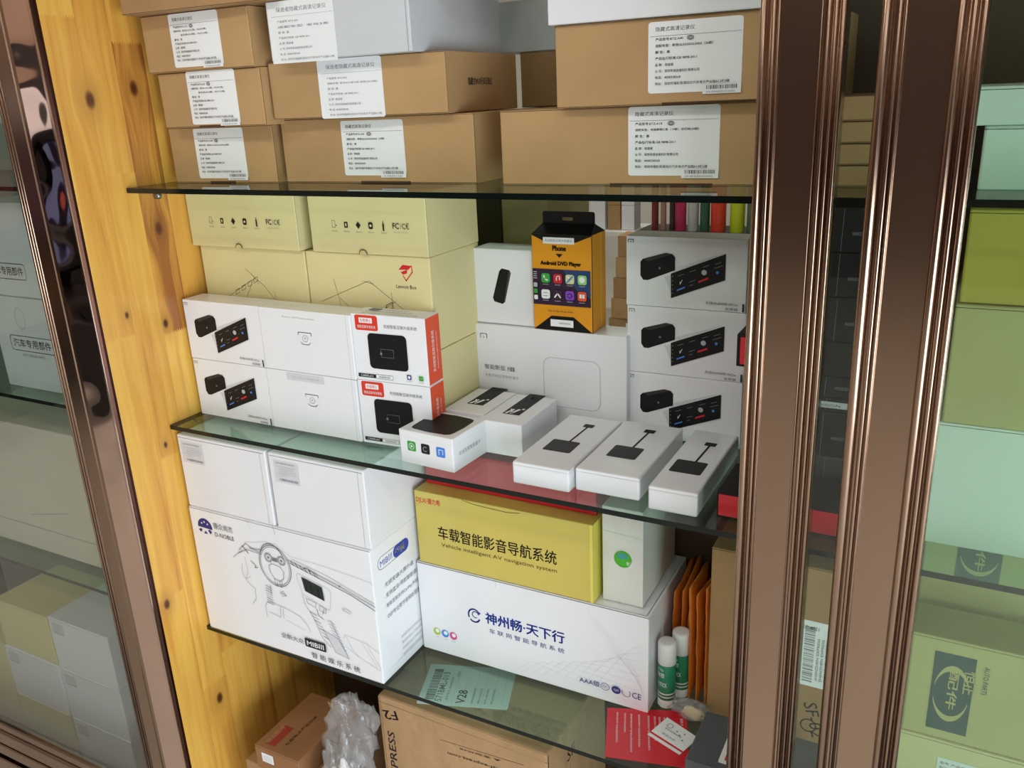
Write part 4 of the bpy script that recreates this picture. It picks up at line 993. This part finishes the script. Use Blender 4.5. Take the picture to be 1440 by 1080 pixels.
c.done('large pale beige carton on the lowest left shelf behind the left glass door')
c = Carton('parts_carton', -1.46, .835, S2, .345, .16, .160, mat('white_blue_card', (206, 214, 218), .5, noise=.03), 0, .002); f = c.F
f.line(rr(.035, .068, .150, .094, .006)+[(.150, .088)], .0012, ink); f.text('汽车专用部件', .042, .074, .0150, ink, W=.100, bold=.01); f.text('AUTO SPECIAL PARTS', .060, .058, .005, greyink, W=.06); f.ring(.075, .125, .013, .0006, greyink, ry=.018)
c.done('wide white carton with a framed Chinese parts label behind the left glass door')
c = Carton('parts_carton', -1.46, .840, S2+.1605, .345, .155, .155, mat('white_blue_card', (206, 214, 218), .5), 0, .002); f = c.F
f.line(rr(.010, .030, .110, .056, .006)+[(.110, .05)], .0012, ink); f.text('汽车专用部件', .016, .036, .0150, ink, W=.088, bold=.01)
c.done('wide white carton stacked on the framed label carton behind the left glass door')

# ------------------------------------------------------------------ right section, seen through both doors
def right_box(name, x, y, z, w_, d, h, mt_, label, flap=None, ang=0):
    c = Carton(name, x, y, z, w_, d, h, mt_, ang, .002)
    c.F.line([(.0, h-.003), (w_, h-.003)], .0006, seam)
    c.done(label); return c
right_box('white_carton', .000, .868, S1, .20, .16, .0540, mint, 'pale box on the top shelf at the right edge behind two panes')
right_box('white_carton', -.012, .862, S1+.0545, .22, .17, .0320, mint, 'flatter pale box stacked on the pale box at the right edge')
right_box('white_carton', -.008, .858, S2, .26, .17, .1290, mint, 'large pale white carton on the middle shelf behind the right glass door')
right_box('cardboard_carton', -.005, .856, S2+.1295, .20, .16, .1150, olive2, 'khaki carton on the large pale carton behind the right glass door')
right_box('cardboard_carton', -.003, .860, S2+.2450, .18, .15, .0840, olivec, 'yellowish carton directly under the top shelf behind the right glass door')
right_box('cardboard_carton', -.012, .895, S3, .22, .16, .0880, cream, 'cream carton with a white label on the lowest shelf behind the right glass door').sticker
cc = right_box('cardboard_carton', -.007, .897, S3+.0885, .135, .065, .1290, olive2, 'khaki carton with a dark logo panel behind the right glass door, lower and nearer')
def logo_panel(c, a0, b0, W, H):
    f = c
    f.rect(a0, b0, a0+W, b0+H, teal); cx, cy = a0+W/2, b0+H/2; rx, ry = W*.44, H*.36
    f.k += 1
    outer = [(cx+rx*math.cos(math.radians(t)), cy+ry*math.sin(math.radians(t))) for t in range(25, 156, 10)]; 
    for s_ in (1, -1):
        pts = [(cx+rx*math.cos(math.radians(t)), cy+s_*ry*math.sin(math.radians(t))) for t in range(15, 166, 10)]; inn = [(cx+rx*.98*math.cos(math.radians(t)), cy+s_*(ry*.80)*math.sin(math.radians(t))) for t in range(165, 14, -10)]
        f.poly(pts+inn, olive2)
    f.text('恒正', cx+.010, cy+.034, .013, olive2, W=.03, rot=-math.pi/2, bold=.012); f.text('配件', cx-.004, cy+.030, .010, olive2, W=.05, rot=-math.pi/2, bold=.012)
mb = MB(); f = Face(mb, (0, -.0004, 0), (1, 0, 0), (0, 0, 1), .135, .129); logo_panel(f, .024, .012, .040, .100); f.text('AUTO PARTS', .072, .106, .005, teal, W=.035, rot=-math.pi/2); p = mb.build('logo_print', cc.o); p['label'] = 'dark green logo panel'
c2 = right_box('cardboard_carton', -.007, .975, S3+.0885, .155, .085, .240, olive2, 'khaki carton standing behind the shorter khaki one, behind the right glass door')
mb = MB(); f = Face(mb, (0, -.0004, 0), (1, 0, 0), (0, 0, 1), .15, .24); logo_panel(f, .034, .158, .044, .075); p = mb.build('logo_print', c2.o); p['label'] = 'dark green logo panel'
for o in bpy.data.objects:
    if o.get('label', '').startswith('cream carton with a white label'):
        mb = MB(); f = Face(mb, (0, -.0004, 0), (1, 0, 0), (0, 0, 1), .2, .088); f.rect(.045, .004, .10, .066, paper)
        for k in range(4): f.text('型号 产品名称规格', .048, .058-k*.007, .0035, ink, W=.04)
        f.barcode(.048, .012, .09, .028, ink, 26); mb.build('label_sticker', o)

# ------------------------------------------------------------------ unseen rack and boxes, added for their reflection in the polished column
rw0 = mat('black_rack_steel', (40, 36, 38), .5)
lr = empty('storage_rack', (-3.9, -1.3, 0), 'black steel rack added out of view for its reflection in the polished column', 'rack')
for z_ in (.50, .95, 1.40):
    mb = MB(); mb.box(-.3, -.9, z_, .2, .9, z_+.03, rw0, .003); mb.build('rack_shelf', lr)
mb = MB(); mb.box(-.32, -.9, 0, -.3005, .9, 1.7, rw0); mb.build('rack_back', lr)
for y_ in (-.9, .87): 
    for x_ in (-.3, .17):
        for z0_, z1_ in ((0, .4995),): mb = MB(); mb.box(x_, y_, z0_, x_+.03, y_+.03, z1_, rw0, .002); mb.build('rack_leg', lr)
for i, (y_, z_, w2, h2, mt_, nm) in enumerate([(-1.95, 1.4305, .40, .20, red, 'red'), (-1.40, 1.4305, .45, .16, white, 'white'), (-.85, 1.4305, .30, .22, black, 'black'), (-2.0, .9805, .5, .30, black, 'large black'), (-1.3, .9805, .25, .22, mat('denim_card', (92, 104, 150), .6), 'blue grey'), (-.95, .9805, .4, .30, mat('rust_card', (150, 60, 50), .6), 'rust red'), (-1.9, .5305, .7, .26, rw, 'wide dark') if False else (-1.9, .5305, .7, .26, black, 'wide black'), (-1.0, .5305, .4, .28, kraft_dark, 'brown')]):
    c = Carton('reflection_box', -4.15, y_, z_, .34, w2, h2, mt_, 0, .004); c.done('%s box added on the black rack for the column reflection' % nm)

# ------------------------------------------------------------------ far side of the cabinet, seen past the glass partition
kraft_box(-.560, 1.088, S1+.0802, .20, .16, .0700, 0, 'brown carton on the far side, behind the tilted brown carton', base=kraft_dark)
kraft_box(-.560, 1.088, S1, .20, .16, .0795, 0, 'brown carton on the far side, lower one behind the tilted brown carton', base=kraft_dark)
c = Carton('white_carton', -.595, 1.088, S1+.1506, .22, .16, .0640, greyw, 0); c.done('pale box on the far side, behind the pale grey-white box')
c = Carton('white_carton', -.86, 1.16, S2, .30, .15, .215, white, 0); c.done('white carton on the far side under the cream box, behind the power bank box')
c = Carton('cream_box', -.640, 1.163, S2+.2155, .082, .14, .118, cream, -2); c.done('cream box on the far side, showing behind the hanging amber box')
c = Carton('dark_gap_box', -.842, 1.17, S2+.2155, .195, .13, .118, mat('dark_gap_card', (60, 46, 34), .6), 0); c.done('dark brown box added to fill the dark gap beside the cream boxes, far side')  # dark box put in to stand for the dark gap there

# ------------------------------------------------------------------ the shop beyond, seen through the cabinet
Yv = 5.2; YR = Yv
RZ = EYE-.1615*Yv
rw = mat('dark_rack_wood', (58, 48, 40), .5, noise=.1)
rack = empty('storage_rack', (-1.50, YR, 0), 'dark wooden rack of vinyl film rolls in the shop beyond the cabinet', 'rack')
for z_ in (RZ-.030, RZ+.75):
    mb = MB(); mb.box(-.36, -.16, z_, .80, .25, z_+.028, rw, .003); mb.build('rack_shelf', rack)
for x_ in (-.36, .76):
    for y_ in (-.15, .21):
        mb = MB(); mb.box(x_, y_, 0, x_+.04, y_+.04, RZ-.0302, rw, .003); mb.build('rack_upright', rack)
rolls = [(-.3395, .022, (120, 34, 30)), (-.3290, .018, (176, 128, 116)), (-.3180, .018, (60, 30, 34)), (-.3075, .034, (190, 34, 84)), (-.2925, .034, (190, 196, 196)), (-.2785, .030, (36, 96, 66)), (-.2625, .046, (226, 62, 30)), (-.2405, .044, (196, 214, 24)), (-.2230, .034, (84, 110, 88))]
names = ['dark red', 'dusty pink', 'maroon', 'magenta', 'silver grey', 'dark green', 'orange red', 'yellow green', 'grey green']
for (s_, r_, col), nm in zip(rolls, names):
    mb = MB(); mb.lathe([(r_*.97, 0), (r_, .004), (r_, .55), (r_*.97, .554)], mat('film_%s' % nm.replace(' ', '_'), col, .22, coat=.5), 24); mb.lathe([(r_*.45, .5545), (r_*.45, .572)], kraft)
    o = mb.build('film_roll', None, (s_*Yv, YR, RZ-.0015)); tag(o, '%s roll of vinyl film standing on the dark rack beyond the cabinet' % nm, 'roll', 'vinyl film rolls on the rack')
rs = empty('storage_rack', (-2.2, YR, 0), 'white rack of small cartons in the shop beyond the cabinet', 'rack')
mb = MB(); mb.box(-.40, -.12, RZ-.032, .33, .25, RZ-.002, plastic_w, .003); mb.build('rack_shelf', rs)
for x_ in (-.40, .30):
    for y_ in (-.12, .22):
        mb = MB(); mb.box(x_, y_, 0, x_+.03, y_+.03, RZ-.0322, plastic_w, .003); mb.build('rack_upright', rs)
bright = mat('bright_carton', (232, 234, 240), .5)
for j in range(4):
    for i in range(4):
        c = Carton('white_carton', -.480*Yv+i*.1045, YR-.06, RZ-.0013+j*.1705, .1035, .12, .170, bright, 0, .002); c.F.line([(.0, .12), (.1, .12)], .001, lightink)
        c.done('small white carton in the block on the white rack beyond the cabinet', 'box', 'white cartons on the rack')
for i, (x_, z_, mt_) in enumerate([(-.3970, 0, kraft), (-.3970, .155, kraft), (-.3970, .31, kraft), (-.3790, 0, bright), (-.3790, .155, bright), (-.3790, .31, greyw)]):
    c = Carton('small_carton', x_*Yv, YR-.05, RZ-.0013+z_, .085, .12, .1535, mt_, 0, .002)
    c.done('small %s carton on the white rack beyond the cabinet, %s' % ('brown' if mt_ is kraft else 'pale', ['lowest', 'middle', 'topmost'][i % 3]))
for i in range(6):
    c = Carton('floor_carton', -.4035*4.4+.014*i, 4.4, .001+.1165*i, .20, .16, .115, kraft if i % 2 == 0 else kraft_dark, (0, 3, -2, 2, -1, 3)[i], .002); c.F.rect(.10, .03, .19, .09, paper)
    c.done('brown carton in the floor pile beyond the cabinet, %s from the bottom' % ['first', 'second', 'third', 'fourth', 'fifth', 'sixth'][i], 'box', 'cartons piled on the shop floor')
